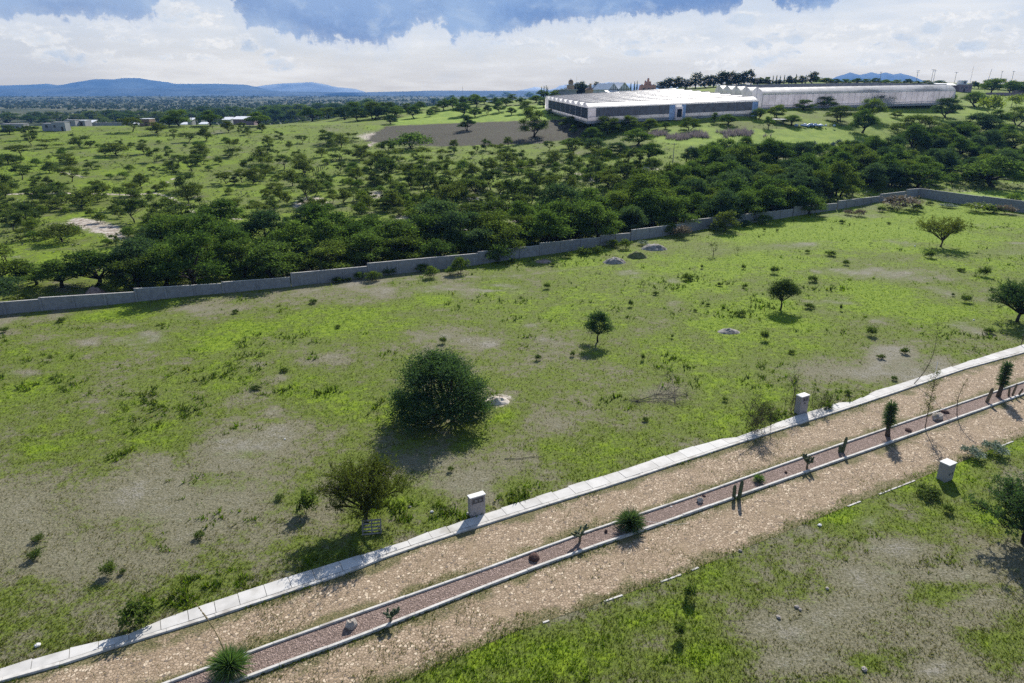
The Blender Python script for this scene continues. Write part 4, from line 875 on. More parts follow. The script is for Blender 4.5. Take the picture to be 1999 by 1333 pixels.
px, py = px[ok], py[ok]; u, yy, zz = ray(px, py); tt = -H/zz; X, Y = u*tt, yy*tt
s_, n_ = road_coords(X, Y); up_ = np.interp(s_, *along(swu)); lo_ = np.interp(s_, *along(swl)); mu_ = np.interp(s_, *along(mdu)); ml_ = np.interp(s_, *along(mdl)); ll_ = np.interp(s_, *along(lnl))
Z = zT(X, Y); mk2 = masks(X, Y, Z)
q1 = fbm(X/.9, Y/.9, 61, 3); q2 = fbm(X/4.5, Y/4.5, 63, 3)
e_l = ll_+2.6*(fbm(X/2.2, Y/2.2, 65, 3)-.5)+1.2*(q1-.5)+.6
lawn = (n_ > up_+.05-.10*q1) | (n_ < e_l)
prob = np.clip(.62+.5*mk2['green']-.75*mk2['bare']+.5*(q1-.5), .32, 1)
keep = lawn & (r.random(len(X)) < prob)
CLUMPS = [(300,790,70,22),(290,770,60,14),(420,740,60,14),(350,800,50,16),(280,830,50,20),(590,660,50,14),(480,700,50,12),(480,670,40,10),(1340,545,70,9),(1395,552,40,7),(1440,612,60,8),(1420,600,40,6),(1300,560,50,8),(540,760,40,14),(640,770,30,10),(90,700,60,9),(120,740,30,8),(240,720,20,6),(140,640,40,8),(1510,600,50,8),(1600,565,60,8),(1680,800,50,18),(1760,720,60,16),(1890,650,60,20),(1500,810,40,14),(900,1000,60,16),(800,1000,60,20),(420,1130,60,20),(330,1170,50,18),(1000,970,50,14),(1640,790,50,14),(980,520,80,8),(1180,505,60,8),(1100,515,50,6)]
px_, py_ = topx(X, Y, Z)
clump = np.maximum(sstep(.60, .72, q2)*sstep(.50, .66, q1)*(.35+.65*(n_ > up_)), sstep(.25, .6, blob(px_, py_, CLUMPS)+.5*(q1-.5))*sstep(.44, .60, q1))*(mk2['bare'] < .5)
edge_ = np.exp(-np.clip(n_-up_, 0, 9)/.8)*(n_ > up_)
hgt = (.045+.055*r.random(len(X)))*(1+np.minimum(Y, 160)/120)*(1+2.4*clump*r.random(len(X))+.9*edge_*r.random(len(X)))
tint = np.clip(mk2['green']+.35*(q1-.5)+.15*r.normal(size=len(X)), 0, 1.15)+1.0*clump*(r.random(len(X)) < .75)
# weeds among the cobbles and along the kerbs
lane = (((n_ < lo_) & (n_ > mu_)) | ((n_ < ml_) & (n_ > ll_-.3)))
de = np.minimum(np.minimum(np.abs(n_-lo_), np.abs(n_-mu_)), np.minimum(np.abs(n_-ml_), np.abs(n_-ll_)))
wp_ = lane & (r.random(len(X)) < np.clip(1.3*np.exp(-de/.38)*sstep(.34, .55, q2+.3*(q1-.5))+.75*sstep(.52, .68, q2+.2*(q1-.5))*sstep(.45, .6, q1)+.10*sstep(.5, .65, q1)+.25*(n_ > mu_)*sstep(.42, .6, q2), 0, 1))
hgt = hgt*np.where(mk2['bare'] > .45, .7, 1)
hgt = np.where(wp_, .03+.055*r.random(len(X))*(1+1.8*np.exp(-de/.3)), hgt); tint = np.where(wp_, .15+.75*r.random(len(X))*(.35+np.exp(-de/.5)), tint)
keep |= wp_
Pt = np.stack([X, Y, Z+np.where(wp_, .02, -.01)], 1)[keep]; hg = hgt[keep]
V, T3 = blades(Pt, hg, 5, 4, .16, 1.1)
o = link(bpy.data.objects.new('grass', npmesh('grass', V, [T3], MAT_GRASS, attrs={'tint': np.repeat(tint[keep], 15)})))
tag(o, 'tufted field grass, part lush green and part dry straw', 'grass', kind='stuff')
# scrub of the pasture
N = 26000; px = r.uniform(-80, 2080, N); py = 245+255*r.random(N)**1.3
ok = py < np.interp(px, [p[0] for p in WB]+[2000, 2150], [p[1] for p in WB]+[400, 420])-8; px, py = px[ok], py[ok]
B = []
cy_, cx_ = np.linspace(240, 520, 57), np.linspace(-100, 2100, 111)
GRID = np.array([[tuple(hit(a, b)) for a in cx_[::3]] for b in cy_])
gx = cx_[::3]
def bil(px, py):
    i = np.clip(np.searchsorted(cy_, py)-1, 0, len(cy_)-2); j = np.clip(np.searchsorted(gx, px)-1, 0, len(gx)-2)
    fy = ((py-cy_[i])/(cy_[1]-cy_[0]))[:, None]; fx = ((px-gx[j])/(gx[1]-gx[0]))[:, None]
    return (GRID[i, j]*(1-fx)+GRID[i, j+1]*fx)*(1-fy)+(GRID[i+1, j]*(1-fx)+GRID[i+1, j+1]*fx)*fy
Pp = bil(px, py); Pp[:, 2] = zT(Pp[:, 0], Pp[:, 1]); mk3 = masks(Pp[:, 0], Pp[:, 1], Pp[:, 2])
nz = fbm(Pp[:, 0]/9, Pp[:, 1]/9, 71, 3); rough = sstep(650, 950, px)*sstep(300, 345, py)
keep = (r.random(len(px)) < .16+.75*sstep(.46, .60, nz)+.35*rough) & (mk3['plough'] < .5) & (mk3['white'] < .6) & (mk3['lushfar'] < .3) & (Pp[:, 1] < 360)
Pp = Pp[keep]; sz_ = r.uniform(.18, .55, len(Pp))*(1+.7*rough[keep]); nl = 9
C = np.repeat(Pp, nl, 0); ss_ = np.repeat(sz_, nl); dd = r.normal(size=C.shape); dd[:, 2] = np.abs(dd[:, 2])*.8; C = C+dd*ss_[:, None]*.6
V, Q = leaves(C, ss_*.42, .55, 81, .6)
o = link(bpy.data.objects.new('low_scrub', npmesh('low_scrub', V, [Q], mat_leaf('scrub_leaves', (.040,.060,.018), (.100,.120,.042), .4)))); tag(o, 'low scrub and tall weeds covering the rough pasture', 'scrub', kind='stuff')
# woodland of the far valley
N = 15000; Yf = 560*np.exp(r.random(N)*math.log(6500/560)); sX = r.uniform(-1.0, .55, N); Xf = sX*Yf; Zf = zT(Xf, Yf)
cl_ = fbm(Xf/260, Yf/620, 91, 4); keep = r.random(N) < .06+1.0*sstep(.42, .54, cl_); Xf, Yf, Zf = Xf[keep], Yf[keep], Zf[keep]
sz_ = r.uniform(2.0, 4.8, len(Xf))*(1+Yf/9000); nl = 11; C = np.repeat(np.stack([Xf, Yf, Zf+sz_*.45], 1), nl, 0); ss_ = np.repeat(sz_, nl)
dd = r.normal(size=C.shape); dd[:, 2] *= .5; dd /= np.linalg.norm(dd, axis=1)[:, None]; C = C+dd*ss_[:, None]*np.array([.75,.75,.55])
V, Q = leaves(C, ss_*.55, .6, 92, .5)
o = link(bpy.data.objects.new('far_woodland', npmesh('far_woodland', V, [Q], mat_leaf('far_woodland_leaves', (.018,.030,.013), (.040,.056,.024), .35)))); tag(o, 'scrub woodland filling the far valley', 'woodland', kind='stuff')
# ---------------------------------------------------------------- boundary wall
def mat_wall():
    m, t = material('grey_block_wall'); p = objc(t)
    st = t.new('ShaderNodeMapping'); st.inputs['Scale'].default_value = (1, 1, .18); t.l.new(p, st.inputs[0])
    c = t.mix(t.mr(t.noise(p, 1.6, 5, .6), .35, .65), (.215,.215,.22), (.30,.295,.295)); c = t.mix(t.m('MULTIPLY', t.mr(t.noise(st.outputs[0], 1.8, 4, .6), .52, .7), .6), c, (.20,.195,.19))
    
    gg = t.new('ShaderNodeNewGeometry'); q = t.new('ShaderNodeSeparateXYZ'); t.l.new(gg.outputs['Position'], q.inputs[0])
    bt = t.new('ShaderNodeTexBrick'); t.l.new(t.xyz(t.m('ADD', t.m('MULTIPLY', q.outputs[0], 1.08), t.m('MULTIPLY', q.outputs[1], .25)), q.outputs[2], 0), bt.inputs['Vector']); bt.inputs['Scale'].default_value = 1; bt.inputs['Brick Width'].default_value = .4; bt.inputs['Row Height'].default_value = .2; bt.inputs['Mortar Size'].default_value = .012
    c = t.mix(t.m('MULTIPLY', bt.outputs['Fac'], .5), c, (.40,.39,.37)); oi = t.new('ShaderNodeObjectInfo'); c = t.mix(t.m('MULTIPLY', oi.outputs['Random'], .35), c, (.17,.165,.16))
    pbsdf(t, c, .9, t.bump(t.noise(p, 14, 4), .01, .8), .2); return m
MAT_WALL = mat_wall(); MAT_COPE = mat_noisy('wall_coping', (.40,.39,.37), (.52,.50,.47), 3, .9, .008)
def wall(name, label, panels, base):
    bx = [b[0] for b in base]; by = [b[1] for b in base]; q0 = flat(panels[0][0], np.interp(panels[0][0], bx, by))
    root = empty(name, (q0[0], q0[1], 0)); tag(root, label, 'wall'); inv = np.array([q0[0], q0[1], 0]); prev = None
    for x0, t0, x1, t1 in panels:
        A = flat(x0, np.interp(x0, bx, by)); B = flat(x1, np.interp(x1, bx, by)); h0 = at(x0, t0, A[1]).z; h1 = at(x1, t1, B[1]).z
        d = (B-A); L = np.linalg.norm(d); d = d/L; n = np.array([-d[1], d[0], 0]); n = n if n[1] > 0 else -n
        A2, B2 = A-inv, B-inv; mb = MB(); up = np.array([0, 0, 1.0])
        mb.hexa([A2-up*.6, B2-up*.6, B2+n*.2-up*.6, A2+n*.2-up*.6], [A2+up*h0, B2+up*h1, B2+n*.2+up*h1, A2+n*.2+up*h0])
        mb.build('wall_panel', MAT_WALL, root)
        mb = MB(); mb.hexa([A2-n*.03+up*h0, B2-n*.03+up*h1, B2+n*.23+up*h1, A2+n*.23+up*h0], [A2-n*.03+up*(h0+.07), B2-n*.03+up*(h1+.07), B2+n*.23+up*(h1+.07), A2+n*.23+up*(h0+.07)]); mb.build('coping', MAT_COPE, root)
        k = max(1, round(L/4.5))
        for i in range(k):
            f = i/k; c = A2+(B2-A2)*f; hh = h0+(h1-h0)*f+(.10 if i == 0 else -.02)
            mb = MB(); ang = math.atan2(d[1], d[0]); mb.box((c[0]+n[0]*.09+d[0]*.13, c[1]+n[1]*.09, (hh-.6)/2), (.26, .26, hh+.6), ang); mb.build('pilaster', MAT_WALL, root)
    return root
wall('boundary_wall', 'long stepped grey block wall between the field and the thicket', [(-140,602,80.5,585),(81,582,265,570.6),(266,564,434,554),(435,551.5,568,541.6),(570,534,718,520.5),(719,514.6,933.5,495),(934,492,1053,479.5),(1053.5,475,1170.6,463.6),(1171.5,460,1230.7,455),(1231.7,449,1335.8,436.6),(1336.7,431,1546.5,408.3),(1547.5,404,1632,397),(1634,392.6,1715,383),(1716,379.3,1765,373.7),(1766.8,370,1793,368)], WB)
wall('boundary_wall', 'shorter grey block wall running right from the far corner', [(1793,368,1913.6,383.8),(1914.2,383,1999,393.6),(1999.5,393,2150,412)], [(1793,388),(1913,404),(1999,415),(2150,434)])

# ---------------------------------------------------------------- service pillars by the road
MAT_PLAS = mat_noisy('pink_beige_plaster', (.30,.27,.255), (.335,.305,.285), 1.2, .85, .0, 30, (.28,.25,.24))
MAT_CAP = mat_noisy('white_painted_cap', (.66,.64,.61), (.76,.74,.70), 3, .8, .004)
MAT_DARKM = mat_noisy('dark_box_metal', (.035,.034,.036), (.07,.068,.072), 4, .5, .002, spec=.5)
MAT_GREYM = mat_noisy('grey_metal', (.13,.125,.13), (.2,.195,.2), 4, .5, .002, spec=.5)
def pillar(px, py, w_, d_, h_, label, kind):
    b = flat(px, py); root = empty('service_pillar', (b[0], b[1], 0), RANG); tag(root, label, 'pillar', 'plastered service pillars beside the road')
    mb = MB(); mb.box((w_/2, d_/2, (h_-.3)/2), (w_, d_, h_+.3)); body = mb.build('pillar_body', MAT_PLAS, root, bevel=.012)
    mb = MB(); mb.box((w_/2, d_/2-.01, h_+.035), (w_+.07, d_+.07, .07)); mb.build('cap', MAT_CAP, root, bevel=.01)
    if kind == 'niche':
        x0, x1, z0, z1 = .16, w_-.16, h_*.70, h_*.93
        mb = MB(); mb.box(((x0+x1)/2, -.004, (z0+z1)/2), (x1-x0, .03, z1-z0)); pn = mb.build('meter_box', MAT_DARKM, root, bevel=.006)
        mb = MB()
        for z in (z0, z1): mb.box(((x0+x1)/2, -.018, z), (x1-x0+.05, .035, .035))
        for x in (x0, x1): mb.box((x, -.016, (z0+z1)/2), (.035, .03, z1-z0-.04))
        mb.build('frame', MAT_GREYM, pn)
        mb = MB(); mb.box((x0+.28, -.025, (z0+z1)/2), (.22, .02, (z1-z0)*.6)); mb.box((x0+.6, -.025, (z0+z1)/2), (.2, .02, (z1-z0)*.5)); mb.build('dial_cover', MAT_GREYM, pn)
    elif kind == 'plate':
        x0, x1, z0, z1 = w_*.22, w_*.82, h_*.74, h_*.95
        mb = MB(); mb.box(((x0+x1)/2, -.004, (z0+z1)/2), (x1-x0, .03, z1-z0)); pn = mb.build('meter_box', MAT_GREYM, root, bevel=.006)
        mb = MB(); mb.box((x0+.14, -.026, z0+.2), (.16, .02, .16)); mb.box((x1-.16, -.026, z0+.22), (.18, .02, .13)); mb.box(((x0+x1)/2, -.026, z0+.06), (x1-x0-.1, .02, .05)); mb.build('dial_cover', MAT_DARKM, pn)
        mb = MB(); mb.tube([(w_*.5, .0, h_*.62), (w_*.5, -.05, h_*.62)], .07, 10); mb.build('socket', MAT_DARKM, root)
    else:
        for x, z in ((w_*.36, h_*.47), (w_*.72, h_*.47)):
            mb = MB(); mb.tube([(x, .0, z), (x, -.04, z)], .065, 10); mb.box((x, -.02, z-.08), (.07, .035, .1)); mb.build('socket', MAT_DARKM, root)
    return root
pillar(918.7, 1013, 1.16, .42, 1.62, 'pinkish pillar with a wide dark box set in its front, nearest the feathery tree', 'niche')
pillar(1560, 810.5, 1.05, .60, 1.78, 'tall pillar with a grey plate and one dark socket, half hidden by weeds', 'plate')
pillar(1845.5, 942.5, .92, .72, 1.45, 'stout pillar with two dark sockets standing on the near lawn', 'socket')

# ---------------------------------------------------------------- plants and stones of the median
L_SPIKE = mat_leaf('spiky_rosette_leaves', (.075,.135,.045), (.15,.225,.08), .35, rough=.5, spec=.3)
L_YUC = mat_leaf('yucca_leaves', (.040,.075,.036), (.095,.14,.065), .28, rough=.5, spec=.2)
MAT_CACT = mat_noisy('cactus_skin', (.055,.075,.038), (.095,.115,.06), 6, .7, .01, 20)
MAT_CACT2 = mat_noisy('old_cactus_skin', (.13,.10,.06), (.20,.16,.10), 6, .8, .01, 20)
MAT_ROCK = mat_noisy('pale_boulder', (.27,.235,.20), (.46,.41,.35), 3, .9, .03, 9, (.20,.16,.14))
MAT_BROWN = mat_noisy('dark_brown_scoria', (.045,.026,.022), (.11,.06,.05), 6, .95, .03, 14)
MAT_STALK = mat_noisy('dry_flower_stalk', (.22,.17,.08), (.33,.26,.13), 6, .9, .004)
MAT_WOOD = mat_noisy('weathered_wood', (.15,.135,.12), (.27,.25,.225), 6, .9, .006)
MAT_DRYW = mat_noisy('dead_branch_wood', (.05,.042,.036), (.11,.095,.08), 6, .9, .006)
MAT_WHITE = mat_noisy('white_stone', (.62,.60,.57), (.78,.76,.72), 4, .8, .01)
def spikes(n, r0, L, seed, zc=0, zl=0, updir=-.25, wd=.02):
    r = np.random.default_rng(seed); d = r.normal(size=(n*3, 3)); d /= np.linalg.norm(d, axis=1)[:, None]; d = d[d[:, 2] > updir][:n]; n = len(d)
    b = d*r0; b[:, 2] += zc+r.random(n)*zl; l = L*r.uniform(.55, 1.12, n); tip = b+d*l[:, None]; tip[:, 2] -= .12*l*(1-np.abs(d[:, 2]))
    s = np.cross(d, r.normal(size=(n, 3))); s /= np.linalg.norm(s, axis=1)[:, None]; mid = (b+tip)/2; mid[:, 2] += .05*l
    V = np.stack([b-s*wd*.7, b+s*wd*.7, mid+s*wd, tip, mid-s*wd], 1).reshape(-1, 3); return V, np.arange(5*n).reshape(n, 5)
def rosette(px, py, Rr, label, seed, mat, n=800, stalk=None, wd=.022):
    b = hit(px, py); root = empty('rosette_plant', b); tag(root, label, 'plant')
    V, Q = spikes(n, .12, Rr*.92, seed, Rr*.42, .1, -.35, wd); link(bpy.data.objects.new('leaf_rosette', npmesh('leaf_rosette', V, [Q], mat)), root)
    mb = MB(); mb.tube([(0,0,-.1),(0,0,Rr*.5)], [.16,.12], 8); mb.build('stem', MAT_BARK, root, True)
    if stalk:
        mb = MB(); P = bent((0,0,Rr*.5), stalk, np.random.default_rng(seed), .04, 8); mb.tube(P, np.linspace(.035, .014, 8), 5)
        rr = np.random.default_rng(seed+1)
        for k in range(26):
            f = .35+.65*rr.random(); c = P[0]+(P[-1]-P[0])*f; c = np.array([np.interp(f, np.linspace(0,1,8), P[:, i]) for i in range(3)]); mb.box(c, (.07,.05,.05), rr.random()*3)
        mb.build('flower_stalk', MAT_STALK, root)
    return root
sb = hit(452, 1318); kk = mpp(sb)
rosette(452, 1318, 1.25, 'big green spiky rosette with a long dry flower stalk', 21, L_SPIKE, 900, (-1.35, .35, 4.3), .018)
rosette(1229, 1034, 1.2, 'dark bluish spiky rosette in the gravel median', 22, L_YUC, 900, None, .02)
rosette(1481, 941, .5, 'small green spiky rosette in the gravel by the twin columns', 24, L_SPIKE, 260, None, .014)
def yucca(px, py, h_, label, seed, lean=0):
    b = hit(px, py); root = empty('yucca_tree', b); tag(root, label, 'yucca'); th = h_*.34; top = np.array([lean*h_, 0, h_*.86])
    P = bent((0,0,-.1), top, np.random.default_rng(seed), .03, 6); mb = MB(); mb.tube(P, [.24,.19,.17,.16,.13,.08], 9); mb.build('trunk', MAT_BARK, root, True)
    VV, FF, n0 = [], [], 0
    for i, f in enumerate(np.linspace(.36, .98, 15)):
        c = np.array([np.interp(f, np.linspace(0,1,6), P[:, k]) for k in range(3)]); V, Q = spikes(46, .08, .70*(1.05-.35*abs(f-.6)), seed+i, 0, .15, -.45 if f < .6 else -.1, .026); V = V+c; VV.append(V); FF.append(Q+n0); n0 += len(V)
    link(bpy.data.objects.new('leaf_crown', npmesh('leaf_crown', np.concatenate(VV), [np.concatenate(FF)], L_YUC)), root); return root
yucca(1733, 852, 3.35, 'yucca with a bushy column of leaves, left of the thin saplings', 31, -.05)
yucca(1948, 776, 3.9, 'tall shaggy yucca nearest the right edge of the median', 32, .04)
def columns(px, py, stems, label, mat=None, name='column_cactus'):
    b = hit(px, py); root = empty(name, b); tag(root, label, 'cactus')
    for dx, dy, h_, r_, ln in stems:
        mb = MB(); z = np.array([-.1, 0, h_*.3, h_*.6, h_*.85, h_*.95, h_]); P = np.stack([dx+ln*z, dy+0*z, z], 1); mb.tube(P, np.array([.9,1,1.05,1,.95,.7,.15])*r_, 14, lobes=1); mb.build('cactus_stem', mat or MAT_CACT, root)
    return root
columns(1436, 974, [(-.12,.05,1.15,.13,-.02),(.22,-.05,1.6,.14,.06)], 'pair of upright column cacti side by side in the median')
columns(1639, 884, [(0,0,.75,.13,-.03),(.25,.05,1.45,.13,.10)], 'column cactus with one tall and one short stem')
columns(1926, 786, [(0,0,1.55,.15,.16)], 'single leaning brownish column cactus left of the last yucca', MAT_CACT2)
columns(1969, 774, [(0,0,1.0,.10,-.12),(.5,.2,1.3,.10,.12),(1.0,.1,.8,.09,.35)], 'low spread of thin cactus stems right of the last yucca', MAT_CACT2)
def cholla(px, py, h_, label, seed, flat_=False):
    b = hit(px, py); root = empty('branching_cactus', b); tag(root, label, 'cactus'); r = np.random.default_rng(seed)
    mb = MB(); mb.tube([(0,0,-.1),(0,0,.2*h_),(.02,0,.5*h_)], [.09,.085,.07], 8); mb.build('trunk', MAT_CACT2, root, True)
    mb = MB()
    def seg(a, d, L, rad, lev):
        e = a+d*L; mb.tube([a, a+d*L*.3, a+d*L*.7, a+d*L*.95, e], np.array([.7,1,1.05,.8,.2])*rad, 8)
        if lev:
            for k in range(2 if lev > 1 else r.integers(1, 3)):
                d2 = d*.6+r.normal(size=3)*.5; d2[2] = abs(d2[2])+.25; d2 /= np.linalg.norm(d2); seg(a+d*L*r.uniform(.5, .95), d2, L*r.uniform(.65, .9), rad*.9, lev-1)
    for k in range(4 if not flat_ else 3):
        a = 2*math.pi*k/4+r.uniform(-.4, .4); d = np.array([math.cos(a)*.75, math.sin(a)*.75, .8]); d /= np.linalg.norm(d); seg(np.array([0,0,h_*r.uniform(.28, .48)]), d, h_*.34, .075, 2)
    mb.build('cactus_arm', MAT_CACT, root, True); return root
cholla(1132, 1058, 1.25, 'branching cactus with upraised arms left of the dark rosette', 41)
cholla(763, 1217, 1.05, 'branching cactus nearest the pale boulder at the front of the median', 42)
cholla(1575, 915, 1.3, 'many-armed branching cactus beyond the twin columns', 43)
def rock(px, py, dims, label, mat, seed, name='boulder', rough=.13, cat='rock', sink=.2, p=None, n=10):
    b = hit(px, py) if p is None else p; mb = MB(); mb.ball((0, 0, dims[2]*(.5-sink)), (dims[0]/2, dims[1]/2, dims[2]/2), n, 7, 0, seed, rough); o = mb.build(name, mat, None, False); o.location = b; o.rotation_euler = (0, 0, seed); return tag(o, label, cat)
rock(686, 1225, (.72,.62,.62), 'pale angular boulder with a dark shadow in the gravel, nearest the camera', MAT_ROCK, 51, rough=.2)
rock(1043, 1092, (.72,.70,.5), 'dark brown domed lump in the gravel bed', MAT_BROWN, 52, 'scoria_lump')
rock(1366, 980, (.48,.45,.5), 'round greyish boulder beside the lower kerb', MAT_ROCK, 53, rough=.2)
rock(1829, 818, (1.25,.95,.75), 'largest pale boulder in the median beside the thin sapling', MAT_ROCK, 54, rough=.18)
rock(1773, 842, (.6,.55,.34), 'low reddish-brown lump below the large boulder', MAT_BROWN, 55, 'scoria_lump')
rock(1845, 806, (.7,.6,.32), 'reddish-brown lump right of the large boulder', MAT_BROWN, 56, 'scoria_lump')
rock(1183, 1040, (.22,.22,.3), 'small red-brown lump left of the dark rosette', MAT_BROWN, 57, 'scoria_lump')
rock(1534, 924, (.25,.25,.24), 'small red-brown lump before the many-armed cactus', MAT_BROWN, 58, 'scoria_lump')
rock(1374, 970, (.28,.25,.2), 'small dark lump behind the round boulder', MAT_BROWN, 59, 'scoria_lump')
rock(1310, 990, (.2,.16,.12), 'small white stone in the gravel bed', MAT_WHITE, 60, 'stone')
for i, (px, py, s, lb) in enumerate([(74,1261,.34,'white stone on the lawn at the left edge'),(914,1004,.34,'white stone against the foot of the niche pillar'),(843,1000,.26,'white stone in the weeds left of the niche pillar'),(800,990,.24,'pale stone in the weeds near the feathery tree'),(1520,1206,.3,'pale stone with a dark side on the near lawn'),(1556,1186,.3,'pale stone in a loose cluster on the near lawn, left'),(1562,1191,.22,'pale stone in a loose cluster on the near lawn, right'),(1687,1308,.34,'yellowish stone at the bottom of the near lawn'),(1445,1076,.26,'pale stone on the grass edge of the near lane'),(1600,1026,.3,'white stone alone on the upper near lawn'),(1615,1150,.26,'yellowish stone beside the bare patch of the near lawn'),(556,858,.2,'tiny white stone in the open field'),(1901,625,.3,'white stone left of the right-hand thorn tree'),(1786,481,.4,'white stone left of the flat-topped tree')]):
    rock(px, py, (s, s*.8, s*.6), lb, MAT_WHITE if 'white' in lb else MAT_ROCK, 70+i, 'stone', .18, 'stone')
# heaps of spoil in the field
MAT_SPOIL = mat_noisy('grey_spoil', (.17,.16,.145), (.36,.335,.30), 2.2, .95, .08, 5, (.12,.11,.10))
MAT_SAND = mat_noisy('pale_sand', (.44,.38,.31), (.62,.55,.46), 2.5, .95, .05, 6)
MAT_PINKD = mat_noisy('pinkish_dirt', (.21,.15,.13), (.33,.25,.215), 2.5, .95, .05, 6)
MAT_GRSM = mat_noisy('grassed_spoil', (.08,.10,.035), (.16,.165,.07), 2.5, .95, .06, 6)
def heap(px, py, wpx, hpx, label, mat, seed, name='spoil_heap', depth=.7):
    b = hit(px, py); k = mpp(b); W = wpx*k; n = 26; V = []; Hh = hpx*k*.75
    for i in range(n+1):
        for j in range(n+1):
            x, y = (i/n-.5)*2, (j/n-.5)*2; q = max(0, 1-(x*x+y*y)**.8); nz = float(fbm(np.array(x*3+seed), np.array(y*3), seed, 4))
            V.append((x*W/2, y*W/2*depth, Hh*(q**.8)*(.5+nz)-.06))
    I = (np.arange(n)[:, None]*(n+1)+np.arange(n)[None]).ravel(); Q = np.stack([I, I+n+1, I+n+2, I+1], 1)
    o = link(bpy.data.objects.new(name, npmesh(name, V, [Q], mat, True))); o.location = b; return tag(o, label, 'heap')
heap(1423, 648, 46, 10, 'low oval heap of pale stones in the open field', MAT_SPOIL, 1, 'stone_heap')
heap(970, 784, 52, 14, 'pale sandy mound at the right foot of the big round evergreen', MAT_SAND, 2, 'sand_mound')
heap(1200, 512, 46, 14, 'dark grey rubble heap near the wall', MAT_SPOIL, 3, 'rubble_heap')
heap(1243, 502, 42, 15, 'grassed-over heap right of the dark rubble heap', MAT_GRSM, 4)
heap(1277, 486, 52, 14, 'long grey gravel heap close to the wall', MAT_SPOIL, 5, 'gravel_heap')
heap(1061, 511, 34, 6, 'flat pinkish patch of spoil under the wall', MAT_PINKD, 6)
heap(186, 572, 40, 16, 'pinkish dirt heap behind the wall at left', MAT_PINKD, 7, 'dirt_heap')
# pallet, dead branches, stake, hose
b = hit(706, 1047); root = empty('wooden_pallet', b, .16); tag(root, 'weathered wooden pallet propped under the feathery tree', 'pallet')
tilt = R(-38)
def tilted(c, d): mb = MB(); v = np.array(Matrix.Rotation(tilt, 3, 'X')) @ np.array(c, float); mb.box(v+np.array([0,0,.04]), d, 0, 0, 1, tilt); return mb
for z in (.08, .30, .52, .74, .96): tilted((.68, -.05, z), (1.3, .02, .10)).build('board', MAT_WOOD, root)
for x in (.08, .68, 1.28): tilted((x, .02, .52), (.08, .09, 1.0)).build('stringer', MAT_WOOD, root)
for z in (.10, .52, .94): tilted((.68, .09, z), (1.3, .02, .10)).build('board', MAT_WOOD, root)
def branches(name, label, segs, mat, cat='branch', twigs=0, seed=0, tr=.012, spread=1.0):
    p0 = hit(segs[0][0][0], segs[0][0][1]); mb = MB(); r = np.random.default_rng(seed)
    for P in segs:
        Q_ = []; 
        for q in P[:-1]: h_ = hit(q[0], q[1]); Q_.append((h_.x-p0.x, h_.y-p0.y, h_.z-p0.z+(q[2] if len(q) > 2 else .05)))
        mb.tube(Q_, np.linspace(P[-1], P[-1]*.45, len(Q_)), 6)
        for k in range(twigs):
            c = np.array(Q_[r.integers(0, len(Q_))])+r.normal(size=3)*np.array([.25,.25,.05]); d = r.normal(size=3)*spread; d[2] = abs(d[2])*.5; mb.tube(bent(c, c+d*.8, r, .15, 4), np.linspace(tr, tr*.4, 4), 3, cap=False)
    o = mb.build(name, mat); o.location = p0; return tag(o, label, cat)
branches('fallen_branch', 'grey fallen branch with a mass of dead twigs lying in the field', [[(1240,784,.05),(1280,775,.25),(1320,774,.3),.05],[(1240,784,.05),(1300,785,.08),.03],[(1280,774,.2),(1294,750,.9),.03],[(1305,775,.1),(1340,772,.1),.03],[(1318,790,.05),(1316,765,.5),(1308,752,.9),.035]], MAT_DRYW, twigs=34, seed=4, tr=.014)
branches('fallen_stick', 'long dark stick lying in the dry grass', [[(985,896,.06),(1010,897,.06),(1035,893,.06),(1062,892,.05),.03]], MAT_DRYW)
branches('hose', 'thin pale hose lying across the median and kerb', [[(1247,1018,.1),(1275,1022,.12),(1290,1025,.22),(1315,1026,.06),(1346,1022,.05),.014]], MAT_WHITE, 'hose')
b = hit(1827, 724); mb = MB(); mb.box((0,0,.5), (.05,.05,1.1), 0, 0, .9); o = mb.build('stake', MAT_WHITE); o.location = b; tag(o, 'thin white stake standing behind the pavement', 'stake')
# wispy saplings and bare bushes by the pavement
def wisp(px, py, hpx, W, label, nb, nl, mat, seed, lean=(0,0), stems=1, name='sapling', barkm=None):
    b = hit(px, py); k = mpp(b); Hh = hpx*k*1.08; root = empty(name, b); tag(root, label, 'sapling' if name == 'sapling' else 'bush'); r = np.random.default_rng(seed); mb = MB(); C = []
    for s in range(stems):
        e = np.array([lean[0]*Hh+(r.normal()*.25*W if stems > 1 else 0), lean[1]*Hh+(r.normal()*.25*W if stems > 1 else 0), Hh*r.uniform(.75, 1.0) if stems > 1 else Hh]); P = bent((r.normal()*.05*stems,r.normal()*.05*stems,-.1), e, r, .06, 8); mb.tube(P, np.linspace(.045/stems**.4, .01, 8), 5)
        for i in range(nb):
            f = r.uniform(.25 if stems == 1 else .1, 1); c = np.array([np.interp(f, np.linspace(0,1,8), P[:, q]) for q in range(3)]); a = r.uniform(0, 6.28); d = np.array([math.cos(a), math.sin(a), r.uniform(.4, 1.1)]); d /= np.linalg.norm(d); L = W*.5*r.uniform(.4, 1.0)*(1.15-f*.6)
            Q_ = bent(c, c+d*L, r, .12, 4); mb.tube(Q_, np.linspace(.014, .005, 4), 3, cap=False)
            for j in range(nl):
                g = r.uniform(.2, 1); C.append(c+d*L*g+r.normal(size=3)*.09)
    mb.build('stem', barkm or MAT_BARK, root)
    if C: V, Q = leaves(np.array(C), .055, .4, seed); link(bpy.data.objects.new('foliage', npmesh('foliage', V, [Q], mat)), root)
    return root
wisp(1782, 750, 115, 2.1, 'tall thin leaning sapling behind the pavement', 34, 9, L_SHRB, 61, (.18, 0))
